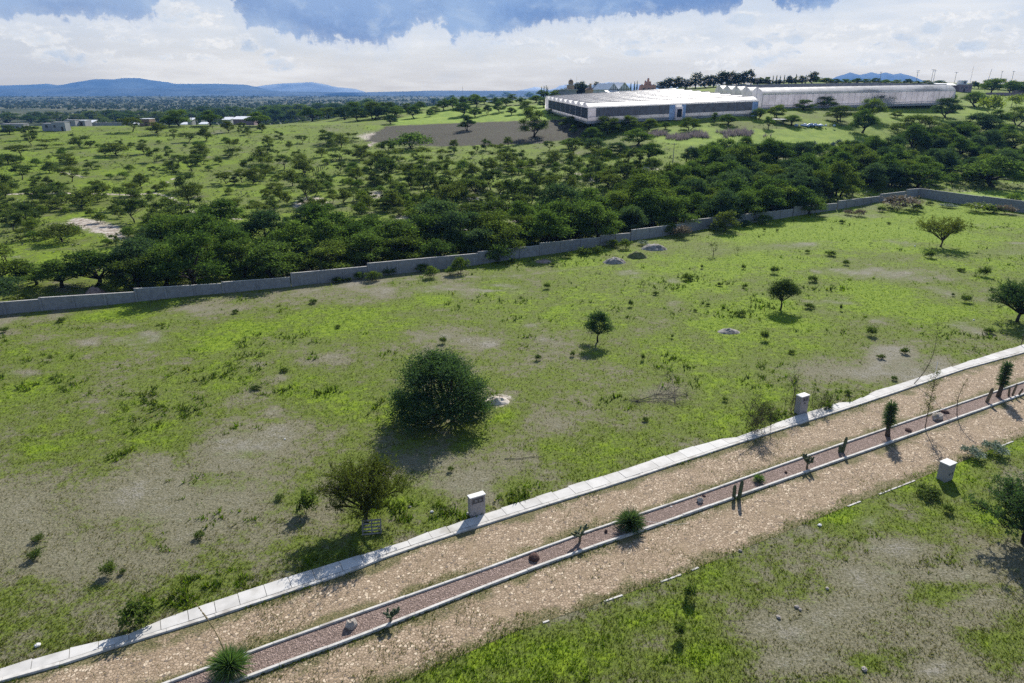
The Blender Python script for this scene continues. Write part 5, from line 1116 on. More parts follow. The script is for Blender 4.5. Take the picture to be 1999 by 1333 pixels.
wisp(1806, 838, 112, 2.3, 'wispy pale-green sapling beside the large boulder', 60, 20, L_FEAT, 62, (-.02, 0))
wisp(1870, 815, 75, 1.2, 'thin bare sapling right of the large boulder', 26, 7, L_FEAT, 63)
wisp(1540, 800, 85, 1.8, 'tall bare weedy stems left of the plate pillar', 16, 3, L_SHRB, 64, (0, 0), 6, 'weedy_bush')
wisp(1597, 800, 40, 1.7, 'leafy weeds crowding the right side of the plate pillar', 16, 9, L_SHRB, 65, (0, 0), 5, 'weedy_bush')
wisp(1480, 842, 70, 2.6, 'grey twiggy bush growing over the pavement edge', 42, 4, L_SHRB, 66, (0, 0), 11, 'twiggy_bush')
wisp(1993, 676, 60, 1.0, 'pale flowering sapling at the right end of the pavement', 16, 8, L_SILV, 67)
wisp(1625, 790, 22, 1.2, 'low weedy plant leaning over the pavement right of the plate pillar', 12, 6, L_SHRB, 68, (0, 0), 4, 'weedy_bush')
# ---------------------------------------------------------------- greenhouses
def plastic(name, c1, c2, tr=.35, clear=0):
    m, t = material(name); p = objc(t); c = t.mix(t.mr(t.noise(p, .25, 5, .6), .35, .65), c1, c2)
    d = t.new('ShaderNodeBsdfPrincipled'); t.set(d.inputs['Base Color'], c); d.inputs['Roughness'].default_value = .42; d.inputs['Specular IOR Level'].default_value = .5
    x = t.new('ShaderNodeBsdfTranslucent'); t.set(x.inputs[0], c); mx = t.new('ShaderNodeMixShader'); mx.inputs[0].default_value = tr
    nb = t.bump(t.noise(p, .8, 3), .06, .5); t.l.new(nb, d.inputs['Normal'])
    t.l.new(d.outputs[0], mx.inputs[1]); t.l.new(x.outputs[0], mx.inputs[2])
    tp = t.new('ShaderNodeBsdfTransparent'); m3 = t.new('ShaderNodeMixShader'); m3.inputs[0].default_value = clear; t.l.new(mx.outputs[0], m3.inputs[1]); t.l.new(tp.outputs[0], m3.inputs[2])
    t.l.new(m3.outputs[0], t.out.inputs[0]); return m
PL_ROOF = plastic('white_film_roof', (.42,.415,.43), (.55,.545,.555), .40, .36); PL_WALL = plastic('white_film_wall', (.74,.71,.73), (.84,.81,.83), .7)
PL_BLUE = plastic('bluish_white_cloth', (.36,.47,.66), (.50,.60,.76), .35)
NET = mat_noisy('brown_shade_net', (.17,.145,.145), (.24,.21,.21), .6, .9, .0); PAD = mat_noisy('dark_cooling_pad', (.018,.022,.035), (.035,.042,.06), 2, .7, .0)
STEEL = mat_noisy('galvanised_steel', (.30,.30,.31), (.42,.42,.43), 3, .5, 0, spec=.5); GAP = mat_noisy('grey_vent_gap', (.20,.19,.21), (.30,.29,.30), 2, .9, 0)
M_BOUNCE = mat_noisy('white_bounce_sheet', (.66,.65,.64), (.78,.77,.76), .5, .9, 0)
def greenhouse(name, label, P0, P1, P3, nb, gut, rdg, vent, front, endw, twist=0):
    P0, P1, P3 = [np.array(p) for p in (P0, P1, P3)]; e1 = P1-P0; L = np.linalg.norm(e1); e1 /= L; e2 = P3-P0; D = np.linalg.norm(e2); e2 /= D
    root = empty(name, Vector(P0)); tag(root, label, 'greenhouse')
    G = lambda a, b, c: e1*a+e2*b+np.array([0, 0, c+twist*(a/L)*(b/D)]); bw = D/nb; K = 7
    for i in range(nb):
        b0 = i*bw; prof = []
        for k in range(K+1): f = k/K; prof.append((b0+bw*.5*f, gut+(rdg-gut)*math.sin(f*math.pi/2)**.7))
        back = []
        for k in range(K+1): f = k/K; back.append((b0+bw*(.5+.5*f), (rdg+vent)-(rdg+vent-gut)*(1-math.cos(f*math.pi/2))**1.15))
        na = max(2, int(L/2.5)); aa = np.linspace(0, L, na+1); mb = MB()
        for pr in (prof, back):
            V = [G(a, b, c-(.035*(j % 2))) for j, a in enumerate(aa) for b, c in pr]; n = len(pr)
            mb.add(V, [(j*n+k, (j+1)*n+k, (j+1)*n+k+1, j*n+k+1) for j in range(na) for k in range(n-1)])
        mb.build('roof_bay', PL_ROOF, root, False)
        mb = MB(); mb.hexa([G(0, b0+bw*.5-.02, rdg-.02), G(L, b0+bw*.5-.02, rdg-.02), G(L, b0+bw*.5+.02, rdg-.02), G(0, b0+bw*.5+.02, rdg-.02)], [G(0, b0+bw*.5-.02, rdg+vent-.04), G(L, b0+bw*.5-.02, rdg+vent-.04), G(L, b0+bw*.5+.02, rdg+vent-.04), G(0, b0+bw*.5+.02, rdg+vent-.04)]); mb.build('ridge_vent', GAP, root)
        mb = MB(); mb.hexa([G(-.1, b0-.12, gut-.12), G(L+.1, b0-.12, gut-.12), G(L+.1, b0+.12, gut-.12), G(-.1, b0+.12, gut-.12)], [G(-.1, b0-.12, gut+.06), G(L+.1, b0-.12, gut+.06), G(L+.1, b0+.12, gut+.06), G(-.1, b0+.12, gut+.06)]); mb.build('gutter', STEEL, root)
        for a_, nm in ((0, 'gable'), (L, 'gable')):
            pr = [(b0, gut-.02)]+prof[1:]+back[:-1]+[(b0+bw, gut-.02)]; mb = MB(); V = [G(a_, b, c) for b, c in pr]; mb.add(V, [list(range(len(V)))]); mb.build(nm, PL_WALL, root)
            mb = MB(); V1 = G(a_, b0+.1, -1.5), G(a_, b0+bw-.1, -1.5), G(a_, b0+bw-.1, gut-.05), G(a_, b0+.1, gut-.05); mb.add(V1, [(0,1,2,3)]); mb.build('end_wall', PL_WALL, root)
            mb = MB()
            for b_ in (b0, b0+bw*.5):
                mb = MB(); mb.tube([G(a_+(-.08 if a_ == 0 else .08), b_, -1.5), G(a_+(-.08 if a_ == 0 else .08), b_, gut if b_ == b0 else rdg)], .07, 5); mb.build('end_post', STEEL, root)
        if endw and i < nb-1:
            s = -.14; mb = MB(); mb.hexa([G(s, b0+.6, .3), G(s, b0+bw-.5, .3), G(s+.1, b0+bw-.5, .3), G(s+.1, b0+.6, .3)], [G(s, b0+.6, gut-.1), G(s, b0+bw-.5, gut-.1), G(s+.1, b0+bw-.5, gut-.1), G(s+.1, b0+.6, gut-.1)]); mb.build('cooling_pad', PAD, root)
    mb = MB(); mb.add([G(.3, .3, -.2), G(L-.3, .3, -.2), G(L-.3, D-.3, -.2), G(.3, D-.3, -.2)], [(0,1,2,3)]); mb.build('bounce_sheet', M_BOUNCE, root)  # white floor sheet added to bounce light inside and brighten the film walls
    # front wall in lengths
    for a0, a1, kind in front:
        a0 *= L; a1 *= L; mt = {'net': NET, 'blue': PL_BLUE, 'white': PL_WALL}[kind]; z0 = .85 if kind == 'net' else -1.5; z1 = gut-.15
        def slab(y, z0, z1, mt, nm, th=.04):
            mb = MB(); mb.hexa([G(a0, y-th, z0), G(a1, y-th, z0), G(a1, y, z0), G(a0, y, z0)], [G(a0, y-th, z1), G(a1, y-th, z1), G(a1, y, z1), G(a0, y, z1)]); return mb.build(nm, mt, root)
        slab(-.02, z0, z1, mt, {'net': 'net_panel', 'blue': 'cloth_panel', 'white': 'film_panel'}[kind])
        if kind == 'net': slab(-.02, -1.5, .84, PL_ROOF, 'skirt')
    n = int(L/(5 if endw else 3.2))
    for j in range(n+1):
        mb = MB(); mb.tube([G(j*L/n, -.14, -1.5), G(j*L/n, -.14, gut)], .06 if endw else .05, 5); mb.build('front_post', STEEL, root)
    return root, G, L, D
g1 = greenhouse('greenhouse', 'white multi-bay greenhouse with dark side nets and black pads on its left end', at(1147,233.5,272), at(1478,219,292), at(1064,210,382), 9, 4.3, 5.8, .30,
  [(0,.045,'white'),(.045,.463,'net'),(.463,.497,'blue'),(.535,.56,'blue'),(.56,.965,'net'),(.965,1,'blue')], True, 2.0)
root, G, L, D = g1
mb = MB(); c0 = [G(.497*L, -1.6, -1.5), G(.535*L, -1.6, -1.5), G(.535*L, 0, -1.5), G(.497*L, 0, -1.5)]; mb.hexa(c0, [c+np.array([0,0,4.9]) for c in c0]); po_ = mb.build('porch', PL_WALL, root)
mb = MB(); c0 = [G(.502*L, -1.68, -.4), G(.53*L, -1.68, -.4), G(.53*L, -1.62, -.4), G(.502*L, -1.62, -.4)]; mb.hexa(c0, [c+np.array([0,0,3.0]) for c in c0]); mb.build('door', PAD, po_)
g2 = greenhouse('greenhouse', 'long tall white greenhouse with film walls on the right behind the trees', at(1487,207.5,312), at(1862,197.5,345), at(1394,194,405), 5, 4.9, 7.4, .35, [(0,1,'white')], False)

# ---------------------------------------------------------------- buildings far off
def paint(name, c): return mat_noisy(name, tuple(x*.9 for x in c), tuple(min(x*1.08, .9) for x in c), .9, .9, .0, c3=tuple(x*.75 for x in c))
M_BLK = paint('bare_grey_block', (.33,.33,.35)); M_WHT = paint('white_wall', (.62,.61,.60)); M_TIN = mat_noisy('white_tin_roof', (.62,.63,.65), (.78,.79,.80), 1, .5, 0, spec=.5)
M_BRK = paint('brown_brick', (.24,.16,.12)); M_PNK = paint('pink_render', (.52,.28,.22)); M_OCH = paint('ochre_stone', (.36,.26,.17)); M_WIN = mat_noisy('dark_window', (.02,.022,.026), (.04,.042,.05), 1, .2, 0, spec=.6); M_TIM = mat_noisy('dark_timber', (.04,.034,.03), (.08,.07,.06), 2, .8, 0); M_MAG = paint('mauve_render', (.30,.22,.25))
def shifted(px, py, Y=None): return hit(px, py) if Y is None else on(px, Y)
def house(px, py, wpx, h_, dep, label, wm, rm=None, rz=0, roof='flat', Y=None, wins=(), door=None, name='house', over=.25, cat='house'):
    p = shifted(px, py, Y); W = wpx*mpp(p); root = empty(name, p, rz); tag(root, label, cat)
    mb = MB(); mb.box((0, dep/2, (h_-1.2)/2), (W, dep, h_+1.2)); mb.build('wall', wm, root)
    if roof == 'flat':
        mb = MB(); mb.box((0, dep/2, h_+.1), (W+.2, dep+.2, .2)); mb.build('roof', rm or wm, root)
    elif roof == 'slope':
        mb = MB(); o_ = over*2; mb.hexa([(-W/2-o_, -o_, h_), (W/2+o_, -o_, h_), (W/2+o_, dep+o_, h_+1.2), (-W/2-o_, dep+o_, h_+1.2)], [(-W/2-o_, -o_, h_+.12), (W/2+o_, -o_, h_+.12), (W/2+o_, dep+o_, h_+1.32), (-W/2-o_, dep+o_, h_+1.32)]); mb.build('roof', rm or M_TIN, root)
        mb = MB(); mb.hexa([(-W/2, dep*.5, h_-.1), (W/2, dep*.5, h_-.1), (W/2, dep, h_-.1), (-W/2, dep, h_-.1)], [(-W/2, dep*.5, h_+.5), (W/2, dep*.5, h_+.5), (W/2, dep, h_+1.1), (-W/2, dep, h_+1.1)]); mb.build('gable_wall', wm, root)
    for f, z, ww, wh in wins:
        mb = MB(); mb.box(((f-.5)*W, -.03, z), (ww, .08, wh)); fr = mb.build('window', M_WIN, root)
        mb = MB(); mb.box(((f-.5)*W, -.08, z-wh/2-.05), (ww+.2, .14, .1)); mb.build('sill', M_WHT, fr)
    if door is not None:
        mb = MB(); mb.box(((door-.5)*W, -.03, 1.0), (1.0, .08, 2.1)); mb.build('door', M_TIM, root)
    return root
house(26, 255, 44, 3.0, 4, 'pale grey block house at the left edge', M_BLK, wins=((.25,1.7,1.2,1.0),(.7,1.7,1.2,1.0)), door=.5)
house(96, 255, 26, 3.2, 4, 'grey block house with a dark window, left of the big block house', M_BLK, wins=((.35,1.9,1.1,1.2),))
house(116, 256, 26, 4.0, 4, 'tallest grey block house right of the round dark tree', M_BLK, wins=((.2,2.2,.9,1.1),), door=.75)
house(138, 253.5, 20, 3.0, 4, 'unfinished grey block house stepping down to the right', M_BLK, wins=((.5,1.9,.9,1.0),), Y=372)
house(158, 251, 18, 2.8, 6, 'low grey block outbuilding with a white corner', M_BLK, M_TIN, door=.6, Y=376)
house(212, 249, 62, 1.5, 1.0, 'long low grey block garden wall between the trees', M_BLK, Y=380, name='garden_wall', cat='wall')
house(283, 246, 20, 3.4, 6, 'small brown house with a white flat roof between two trees', M_BRK, M_TIN, wins=((.3,1.8,.8,1.0),), door=.65)
house(476, 244, 40, 2.9, 6, 'long white-roofed shed on the pasture skyline', M_MAG, M_TIN, 0, 'slope', Y=372, name='shed', cat='shed')
for px, py, wpx, Y, lb in ((146,239,5,420,'tiny white roof above the block houses'),(177,239.5,9,420,'small white roof left of the pair of poles'),(268,228,16,470,'thin white roof above the skyline trees at left'),(362,224,15,480,'white roof between the two skyline poles'),(397,223,14,480,'white roof right of the skyline poles'),(371,240,8,395,'small grey shed with an arched roof beside a pole'),(443,240,14,390,'small white tent-like roof left of the long shed'),(884,207,10,640,'small white roof far behind the tree row'),(838,208,13,640,'white roof beyond the small lone tree'),(955,184,12,760,'pale roof on the far plain'),(905,203,18,640,'long pale roof behind the row of trees')):
    house(px, py, wpx, 3.0, 5, lb, M_BLK, M_TIN, 0, 'slope', Y=Y, name='shed', cat='shed')
house(1853, 160, 34, 3.2, 8, 'long low shed with a pale roof beside the far house', M_MAG, M_TIN, 0, 'slope', Y=455, name='shed', cat='shed')
hh = house(1884, 160, 24, 4.4, 9, 'mauve two-level house at the end of the long greenhouse', M_MAG, M_WHT, wins=((.2,2.6,1.2,1.2),(.55,2.6,1.4,1.4),(.85,2.6,.9,1.2)), door=.4, Y=452)
mb = MB(); mb.box((-.6, 4, 5.6), (3.6, 4.5, 2.4)); up_r = mb.build('upper_room', M_WHT, hh); mb = MB(); mb.box((-.2, 1.7, 5.5), (1.4, .08, 1.2)); mb.build('window', M_WIN, up_r)
house(1960, 166, 70, 1.4, .6, 'low dark garden wall under the right-hand trees', M_MAG, Y=440, name='garden_wall', cat='wall')
house(1994, 160, 14, 3.4, 6, 'small pale house at the right edge', M_MAG, M_WHT, wins=((.5,1.8,1.0,1.0),), Y=455)
# white timber-framed hall with two gables
p = on(1205, 452); k = mpp(p); root = empty('gabled_hall', p, R(38)); root.location.z -= .4; root.scale = (1.12, 1.12, 1.0); tag(root, 'white hall with two gables and dark framing behind the greenhouse', 'hall')
def gable(x, w_, d_, eave, rise, nm):
    mb = MB(); mb.box((x, d_/2, eave/2-.5), (w_, d_, eave+1)); mb.add([(x-w_/2, 0, eave), (x+w_/2, 0, eave), (x, 0, eave+rise), (x-w_/2, d_, eave), (x+w_/2, d_, eave), (x, d_, eave+rise)], [(0,1,2),(5,4,3)]); g_ = mb.build('gable_wall', M_WHT, root)
    for s in (-1, 1):
        mb = MB(); n_ = np.array([s*rise, 0, w_/2]); n_ /= np.linalg.norm(n_); a_ = [np.array([x, -.5, eave+rise]), np.array([x+s*(w_/2+.5), -.5, eave-rise/w_]), np.array([x+s*(w_/2+.5), d_, eave-rise/w_]), np.array([x, d_, eave+rise])]; mb.hexa([q+n_*.03 for q in a_], [q+n_*.22 for q in a_]); mb.build('roof', M_TIN, root)
    mb = MB()
    for f in (-.5,-.25,0,.25,.5): mb.box((x+f*w_*.98, -.06, (eave+rise*(1-2*abs(f)))/2), (.22, .1, eave+rise*(1-2*abs(f))-.1))
    for z in (.2, eave*.5, eave-.1): mb.box((x, -.07, z), (w_, .1, .22))
    mb.build('timber_frame', M_TIM, g_)
gable(-3.5, 7.0, 12, 4.6, 3.2, 'a'); gable(5.0, 8.6, 12, 4.6, 3.8, 'b')
mb = MB(); mb.hexa([(-10.5, -6, 1.6), (-.2, -6, 1.6), (-.2, -.2, 3.6), (-10.5, -.2, 3.6)], [(-10.5, -6, 1.8), (-.2, -6, 1.8), (-.2, -.2, 3.8), (-10.5, -.2, 3.8)]); mb.build('porch_roof', M_TIN, root)
mb = MB()
for x in (-10, -7.5, -5, -2.5, -.5): mb.box((x, -5.7, .3), (.2, .2, 2.6))
mb.build('porch_post', M_TIM, root)
# pink castle-like house
p = on(1263, 470); root = empty('pink_villa', p, 0); root.location.z -= 1.0; root.scale = (.86, .86, .78); tag(root, 'pink castle-like villa with a stepped tower on the skyline', 'villa')
mb = MB(); mb.box((0, 5, .8), (20, 10, 4.6)); mb.build('plinth', M_MAG, root)
mb = MB(); mb.box((1, 5, 5.0), (12.5, 8, 5.8), 0, 0, .88); kp = mb.build('keep', M_PNK, root)
mb = MB()
for x in (-3.8,-1.6,.6,2.8,5.0): mb.box((x, 1.6, 8.2), (1.1, .6, .6))
mb.build('parapet', M_PNK, kp)
mb = MB(); mb.box((1, 5, 9.3), (4.6, 4.6, 2.8), 0, 0, .9); tw = mb.build('tower', M_PNK, root)
mb = MB(); mb.box((1.3, 5, 11.6), (1.6, 1.6, 2.0), 0, 0, .8); mb.ball((1.3, 5, 12.8), (.7,.7,.7), 8, 6); mb.build('turret', M_PNK, tw)
mb = MB(); mb.box((-.8, 5, 10.9), (.8, .8, 1.0)); mb.build('chimney', M_PNK, tw)
for x in (-2.4, 1, 4.2):
    mb = MB(); mb.box((x, .72, 4.6), (1.1, .5, 2.0)); mb.build('window', M_WIN, kp)
# tiered tower house
p = on(1108, 470); root = empty('tiered_villa', p, 0); root.location.z -= .5; tag(root, 'tiered villa with a small domed tower left of the white hall', 'villa')
mb = MB(); mb.box((0, 4, 2), (11, 8, 6)); mb.build('wall', M_BLK, root); mb = MB(); mb.box((0, 4, 5.15), (13, 10, .3)); mb.build('terrace', M_WHT, root)
mb = MB(); mb.box((2.0, 4, 6.6), (4.4, 4.4, 2.6)); mb.build('tower', M_OCH, root); mb = MB(); mb.box((1.6, 4, 8.05), (6, 5.6, .3)); mb.build('roof', M_WHT, root)
mb = MB(); mb.box((2.2, 4, 9.2), (3.0, 3.0, 2.0)); b2 = mb.build('belvedere', M_OCH, root); mb = MB(); mb.ball((2.2, 4, 10.2), (1.6,1.6,1.3), 10, 6); mb.tube([(2.2,4,11.2),(2.2,4,12.2)], .15, 5); mb.build('dome', M_BRK, b2)
p = on(1152, 468); root = empty('brown_turret_house', p); tag(root, 'small brown turret house among the trees left of the white hall', 'house')
mb = MB(); mb.box((0, 3, 1.5), (5.5, 5, 5)); mb.build('wall', M_OCH, root); mb = MB(); mb.add([(-3,.2,4),(3,.2,4),(3,5.8,4),(-3,5.8,4),(0,3,6)], [(0,1,4),(1,2,4),(2,3,4),(3,0,4),(3,2,1,0)]); mb.build('roof', M_BRK, root); mb = MB(); mb.box((.3, 3, 6.2), (1.2, 1.2, 3)); mb.build('turret', M_OCH, root)
# white tarpaulin shelter and heap of plastic below the long greenhouse
p = hit(1530, 243); root = empty('shelter', p); tag(root, 'low shelter with a bright white sheet roof among the trees', 'shelter')
mb = MB(); mb.box((0, 1.5, 1.95), (7.5, 3.4, .12)); mb.build('sheet_roof', M_TIN, root)
for x in (-3.4, 0, 3.4): mb = MB(); mb.tube([(x, .2, -.3), (x, .2, 1.9)], .08, 5); mb.build('post', M_TIM, root)
p = hit(1585, 247); mb = MB(); r = np.random.default_rng(12)
for k in range(46): mb.ball((r.normal()*3.2, r.normal()*1.0, .35+abs(r.normal())*.3), (r.uniform(.4,.8), r.uniform(.4,.7), r.uniform(.25,.5)), 7, 5, 0, k, .2)
o = mb.build('plastic_heap', PL_BLUE); o.location = p; tag(o, 'long heap of crumpled bluish-white plastic below the trees', 'heap')

# ---------------------------------------------------------------- poles and posts
M_POLE = mat_noisy('grey_pole', (.20,.18,.16), (.30,.28,.25), 3, .9, 0); M_POST = mat_noisy('dark_post', (.05,.04,.03), (.10,.08,.06), 3, .9, 0)
def pole(px, py, top, Y, arms, label, name='utility_pole', r_=.14, group=None, cat='pole', lean=0):
    p = hit(px, py) if Y is None else on(px, Y); h_ = at(px, top, p.y).z-p.z; root = empty(name, p); tag(root, label, cat, group)
    mb = MB(); mb.tube([(0,0,-.5),(lean*h_,0,h_)], [r_, r_*.6], 7); mb.build('shaft', M_POLE, root)
    for z, w_ in arms:
        mb = MB(); mb.box((lean*h_, -.1, h_-z), (w_, .12, .14)); a_ = mb.build('crossarm', M_POST, root); mb = MB()
        for x in (-.45, 0, .45): mb.tube([(lean*h_+x*w_, -.1, h_-z+.07), (lean*h_+x*w_, -.1, h_-z+.3)], .05, 5)
        mb.build('insulator', M_WHT, a_)
    return root
pole(1312, 338, 279, None, ((.3,1.6),), 'tall thin pale pole rising from the thicket below the ploughed strip', r_=.13)
for px, top, Y, arms, lb in ((1716,140,480,((.2,1.4),),'slim pole above the small sierra'),(1787,137,485,((.3,2.2),(1.2,2.0)),'pole with two crossarms left of the double pole'),(1816,135,485,((.3,2.4),),'left pole of the double pole with a crossarm'),(1820,135,485,((.9,2.0),),'right pole of the double pole'),(1861,140,478,((.3,2.6),),'pole with one crossarm above the long shed'),(1948,138,470,((.2,1.6),),'short pole with a crossarm over the right-hand trees'),(1970,138,470,((.4,1.8),),'pole farthest right on the skyline')):
    pole(px, 160, top, Y, arms, lb, group='poles along the right skyline', r_=.16)
pole(1891, 160, 129, 470, (), 'tall thin antenna mast beside the mauve house', 'mast', .09, cat='mast'); pole(1922, 160, 134, 470, (), 'leaning lamp-like mast right of the mauve house', 'mast', .14, cat='mast', lean=.12)
pole(1125, 183, 150, 480, (), 'thin pale mast between the tiered villa and the white hall', 'mast', .09, cat='mast'); pole(904, 178, 168.5, 900, (), 'very thin mast on the far plain', 'mast', .2, cat='mast')
for px, py, top, Y, lb in ((37,256,231,365,'leaning pale pole behind the left block house'),(192,240,216,430,'left of two pale poles above the garden wall'),(225,240,214,430,'right of two pale poles above the garden wall'),(376,246,213,385,'left of two tall poles before the white skyline roofs'),(386,246,212,385,'right of two tall poles before the white skyline roofs'),(915,215,190,440,'thin pole among the trees above the ploughed field')):
    pole(px, py, top, Y, ((.3,1.2),), lb, group='poles along the left skyline', r_=.12)
mb = MB(); mb.tube([(0,0,-.3),(.05,0,1.5)], [.09,.07], 6); post0 = mb.build('fence_post', M_POST)
rr = random.Random(5); rows_ = [((467,262),(494,250),6,'fence posts below the long white-roofed shed','dark fence post in the row below the white-roofed shed'),((612,344),(640,322),9,'fence posts in mid pasture','dark fence post in the row crossing mid pasture'),((1285,340),(1306,330),5,'fence posts by the tall thin pole','dark fence post beside the tall thin pole'),((1076,232),(1098,248),9,'fence posts by the greenhouse corner','pale fence post in the row by the greenhouse corner'),((415,252),(420,268),3,'fence posts left of the shed','dark fence post left of the white-roofed shed')]
first = True
for (x0, y0), (x1, y1), n, gname, lb in rows_:
    for i in range(n):
        f = i/(n-1); o = post0 if first else post0.copy()
        if not first: COL.objects.link(o)
        first = False; o.location = hit(x0+(x1-x0)*f, y0+(y1-y0)*f); o.rotation_euler = (rr.uniform(-.08,.08), rr.uniform(-.08,.08), rr.uniform(0, 3)); o.scale = (1.3, 1.3, rr.uniform(.8, 1.25))
        w_ = 'nearest' if (i == 0) == (y0 > y1) and i in (0, n-1) else 'farthest' if i in (0, n-1) else None
        tag(o, (lb+', '+w_+' of the row') if w_ else lb.replace('fence post in', 'fence post midway in'), 'post', gname)
# blue-grey agaves and dry brush below the crop field
V, Q = spikes(46, .1, 1.35, 5, .15, .05, .02, .12); me = npmesh('agave', V, [Q], mat_leaf('agave_leaves', (.055,.085,.095), (.10,.14,.15), .15, (1,1,1), .4, .6)); rr = random.Random(6); ag = []
for i in range(46):
    px = 1345+i*7.9+rr.uniform(-3, 3); py = np.interp(px, [1345,1470,1560,1700,1810], [292,290,288,278,272])+rr.uniform(-4, 5)
    o = link(bpy.data.objects.new('agave', me)); o.location = hit(px, py); o.scale = [rr.uniform(.8, 1.5)]*3; o.rotation_euler = (0, 0, rr.uniform(0, 6)); o['category'] = 'agave'; o['group'] = 'blue-grey agaves along the field bank'; PLANTED.append((o, 'blue-grey agave', px, py, 12, 'blue-grey agaves along the field bank'))
r = np.random.default_rng(8); N = 2600; px = r.uniform(1262, 1505, N); f = r.random(N); py = 259+f*12+np.where(px > 1420, -4, 0)+6*(fbm(px/40, px*0, 3, 3)-.5)*2; kp_ = fbm(px/28, py/9, 77, 3) > .47; px, py = px[kp_], py[kp_]; Pp = bil(px, py); Pp[:, 2] = zT(Pp[:, 0], Pp[:, 1])
V, T3 = blades(Pp, r.uniform(.7, 1.7, len(Pp)), 4, 15, .05, .5); o = link(bpy.data.objects.new('dry_brush', npmesh('dry_brush', V, [T3], mat_leaf('dry_brush_stems', (.16,.135,.14), (.26,.225,.225), .4, (1,1,1))))); tag(o, 'band of grey-brown dry brush below the greenhouse crop field', 'brush', kind='stuff')
# far skyline trees behind the greenhouses
for (px, py, wv_, hv) in [(1128,186,22,20),(1112,188,20,14),(1135,187,16,22),(1165,186,12,20),(1140,188,22,16),(1100,190,24,12),(1172,187,10,14),(1290,176,18,14),(1305,175,20,20),(1322,173,16,20),(1338,172,20,16),(1358,171,18,26),(1378,169,16,20),(1392,168,16,20),(1408,167,18,26),(1425,166,22,24),(1440,166,16,20),(1452,166,14,24),(1464,165,12,26),(1478,165,20,12),(1496,164,18,10),(1520,163,16,8),(1546,163,12,10),(1565,162,14,14),(1586,162,16,20),(1540,163,10,14)]:
    plant('euca', px, py, wv_*1.7, hv*1.15, 'skyline_tree', 'tree', 'skyline tree', group='trees on the skyline behind the greenhouses', p=on(px, 500), far=True)
for px, hv in ((1057,16),(1062,17),(1066,18),(1069,15),(1238,14),(1243,15),(1231,12),(1508,12),(1515,13),(1522,12),(1530,13),(1553,14),(1572,13)):
    plant('cypress', px, 185, 4, hv+4, 'cypress_tree', 'tree', 'thin cypress', group='thin cypresses on the skyline', p=on(px, 505), far=True)
for (px, py, wv_, hv) in [(1610,161,34,12),(1630,162,26,10),(1650,161,24,10),(1672,162,22,11),(1690,161,20,10),(1708,160,22,12),(1728,161,26,10),(1750,160,22,10),(1772,160,20,12),(1790,159,16,9),(1808,160,24,11),(1830,159,24,12),(1900,160,14,14),(1910,160,18,12),(1935,165,40,28),(1950,160,30,20),(1975,165,40,26),(1990,160,30,16),(1585,166,26,8),(1555,170,18,7),(1520,168,20,7),(2010,164,40,28),(1845,158,16,10),(1925,160,20,18)]:
    plant('mesquite', px, py, wv_, hv, 'broadleaf_tree', 'tree', 'broadleaf tree', group='broadleaf trees on the right skyline', p=on(px, 490 if py < 163 else 450), far=True)
for (px, py, wv_, hv) in [(1082,192,26,14),(1045,200,30,14),(1018,204,26,14),(990,206,24,14),(966,206,26,16),(945,203,22,14),(925,202,26,18),(908,204,24,14),(885,212,26,22),(866,215,30,22),(848,222,24,14),(930,208,30,22),(905,206,22,18),(980,200,20,10),(1000,196,22,12),(1035,192,22,12),(1060,190,26,14),(1085,188,20,12),(1020,188,16,8),(990,190,20,10),(960,192,20,8),(880,200,24,14),(850,204,24,12),(820,214,30,16),(795,218,28,16),(775,224,26,18),(745,222,34,22),(720,226,30,18)]:
    plant('mesquite', px, py, wv_, hv, 'broadleaf_tree', 'tree', 'broadleaf tree', group='broadleaf trees beyond the ploughed field', far=True)
# ---------------------------------------------------------------- labels for the many trees and bushes: by look, by the nearest landmark, by order
MARKS = [('the pale gully',205,445),('the white rock patch',610,392),('the ploughed field',880,262),('the dirt track bend',340,398),('the white-roofed shed',476,244),('the grey block houses',112,250),('the mid-pasture fence posts',628,334),
 ('the sandy track fork',748,266),('the lone field tree',913,250),('the tall field-edge tree',1042,255),('the tall thin pole',1312,310),('the greenhouse corner',1147,232),('the greenhouse door',1316,225),('the long greenhouse',1640,205),('the white sheet shelter',1530,243),('the plastic heap',1585,246),
 ('the leaning crop-field tree',1683,255),('the wall corner',1793,385),('the big round evergreen',862,780),('the feathery thorn tree',716,990),('the small round-headed tree',1167,660),('the mid-field round-headed tree',1523,600),('the V-shaped flat-topped tree',1836,478),('the niche pillar',932,1000),('the plate pillar',1568,800),('the two-socket pillar',1852,930),
 ('the right-edge thorn tree',1986,620),('the near-lawn thorn tree',1990,1050),('the pale stone heap',1423,646),('the fallen branch',1300,780),('the grey rubble heap',1200,510),('the lime-green bush',842,497),('the pink dirt heap',186,570),('the twin skyline poles',381,240),('the brown house',283,244),('the left frame edge',0,420),('the left frame edge',0,560),('the left frame edge',0,310),
 ('the bright green right-hand field',1950,376),('the mauve house',1884,158),('the pink villa',1263,165),('the white gabled hall',1205,170),('the double pole',1818,150),('the far green meadow',960,235),('the big flat acacia',163,400),('the wide pasture thicket',806,285),('the dry brush strip',1380,265),('the agave bank',1560,288),('the first wall step',270,566),('the third wall step',570,540),('the middle wall step',934,500),('the wall step at mid right',1232,460),('the last wall steps',1716,385),('the small white cluster of rocks',970,410),('the rocky slope',740,385),('the sandy bank',1160,375),('the dark bush pair',460,405),('the right frame edge',1999,300),('the right frame edge',1999,230),('the wall foot bushes',900,530),('the bottom left corner',60,1200),('the pavement bend',300,1230)]
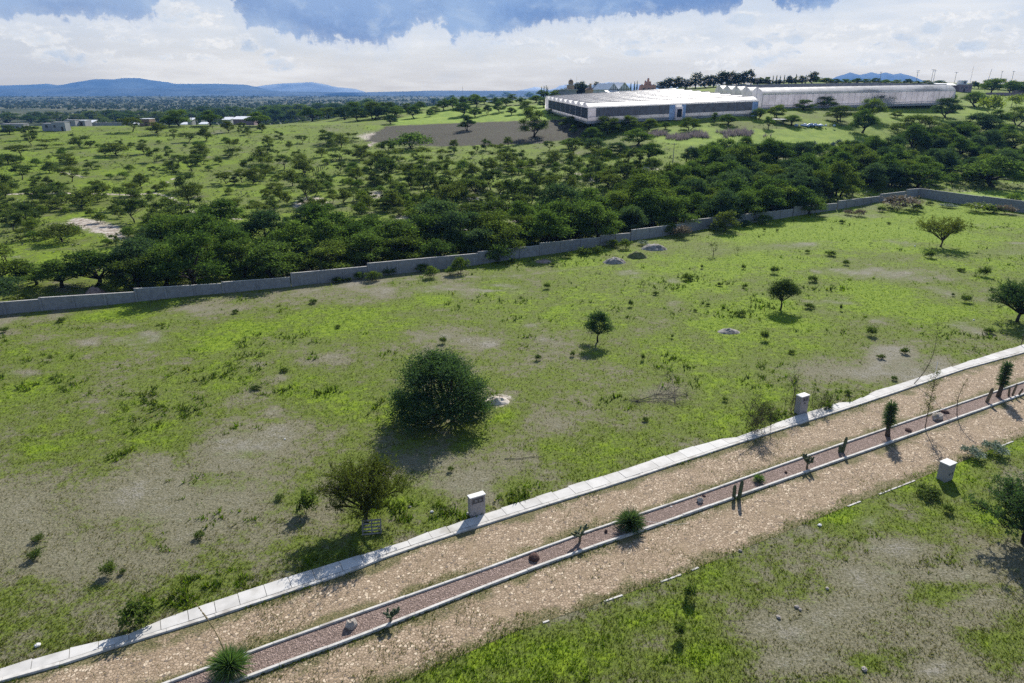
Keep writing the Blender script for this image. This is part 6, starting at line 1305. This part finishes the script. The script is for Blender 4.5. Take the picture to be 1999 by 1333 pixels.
def size_word(w_, ws):
    a, b = np.percentile(ws, [30, 75]); return 'small' if w_ < a else 'large' if w_ > b else 'mid-sized'
ORD = ['leftmost', 'second from left', 'third from left', 'fourth from left', 'fifth from left', 'sixth from left', 'seventh from left', 'eighth from left', 'ninth from left', 'tenth from left']
by = {}
for e in PLANTED: by.setdefault(e[1], []).append(e)
for word, L in by.items():
    ws = [e[4] for e in L]; cells = {}
    for e in L:
        px, py, wv_ = e[2:5]; d = [(((px-x)**2+(2.2*(py-y))**2), i) for i, (n, x, y) in enumerate(MARKS)]; i = min(d)[1]; n, x, y = MARKS[i]; dx, dy = px-x, 2.2*(py-y)
        rel = ('right of' if dx > 0 else 'left of') if abs(dx) > abs(dy) else ('in front of' if dy > 0 else 'behind')
        if 'frame edge' in n: rel = 'near'
        if n == 'the left frame edge': n = 'the left edge '+('low in the thicket' if y > 500 else 'in mid pasture' if y > 350 else 'near the skyline')
        if n == 'the right frame edge': n = 'the right edge '+('in the thicket' if y > 260 else 'below the skyline')
        cells.setdefault((size_word(wv_, ws), rel, n), []).append(e)
    cells2 = {}
    for (sw, rel, n), M in cells.items():
        M.sort(key=lambda e: e[2])
        if len(M) > 1 and len({e[5] for e in M}) > 1:
            for gi, gname in enumerate(sorted({str(e[5]) for e in M})):
                cells2.setdefault((sw, rel, n, gname), [e for e in M if str(e[5]) == gname])
            continue
        cells2[(sw, rel, n, '')] = M
    for (sw, rel, n, _g), M in cells2.items():
        M.sort(key=lambda e: e[2]); ex = ' on the skyline' if 'skyline' in _g and 'skyline' not in n else ''
        if len(M) == 1: M[0][0]['label'] = f'{sw} {word} {rel} {n}{ex}'; continue
        # several of one size by one landmark: told apart by order from the left, or last by size
        for j, e in enumerate(M):
            if len(M) == 2: o = ('left', 'right')[j]+' one of two'
            elif j == len(M)-1: o = 'rightmost of '+str(len(M))
            elif j < len(ORD): o = ORD[j]+' of '+str(len(M))
            else: o = None
            e[0]['label'] = f'{sw} {word} {rel} {n}{ex}, {o}' if o else f'{sw} {word} {rel} {n}, toward the right of the cluster'
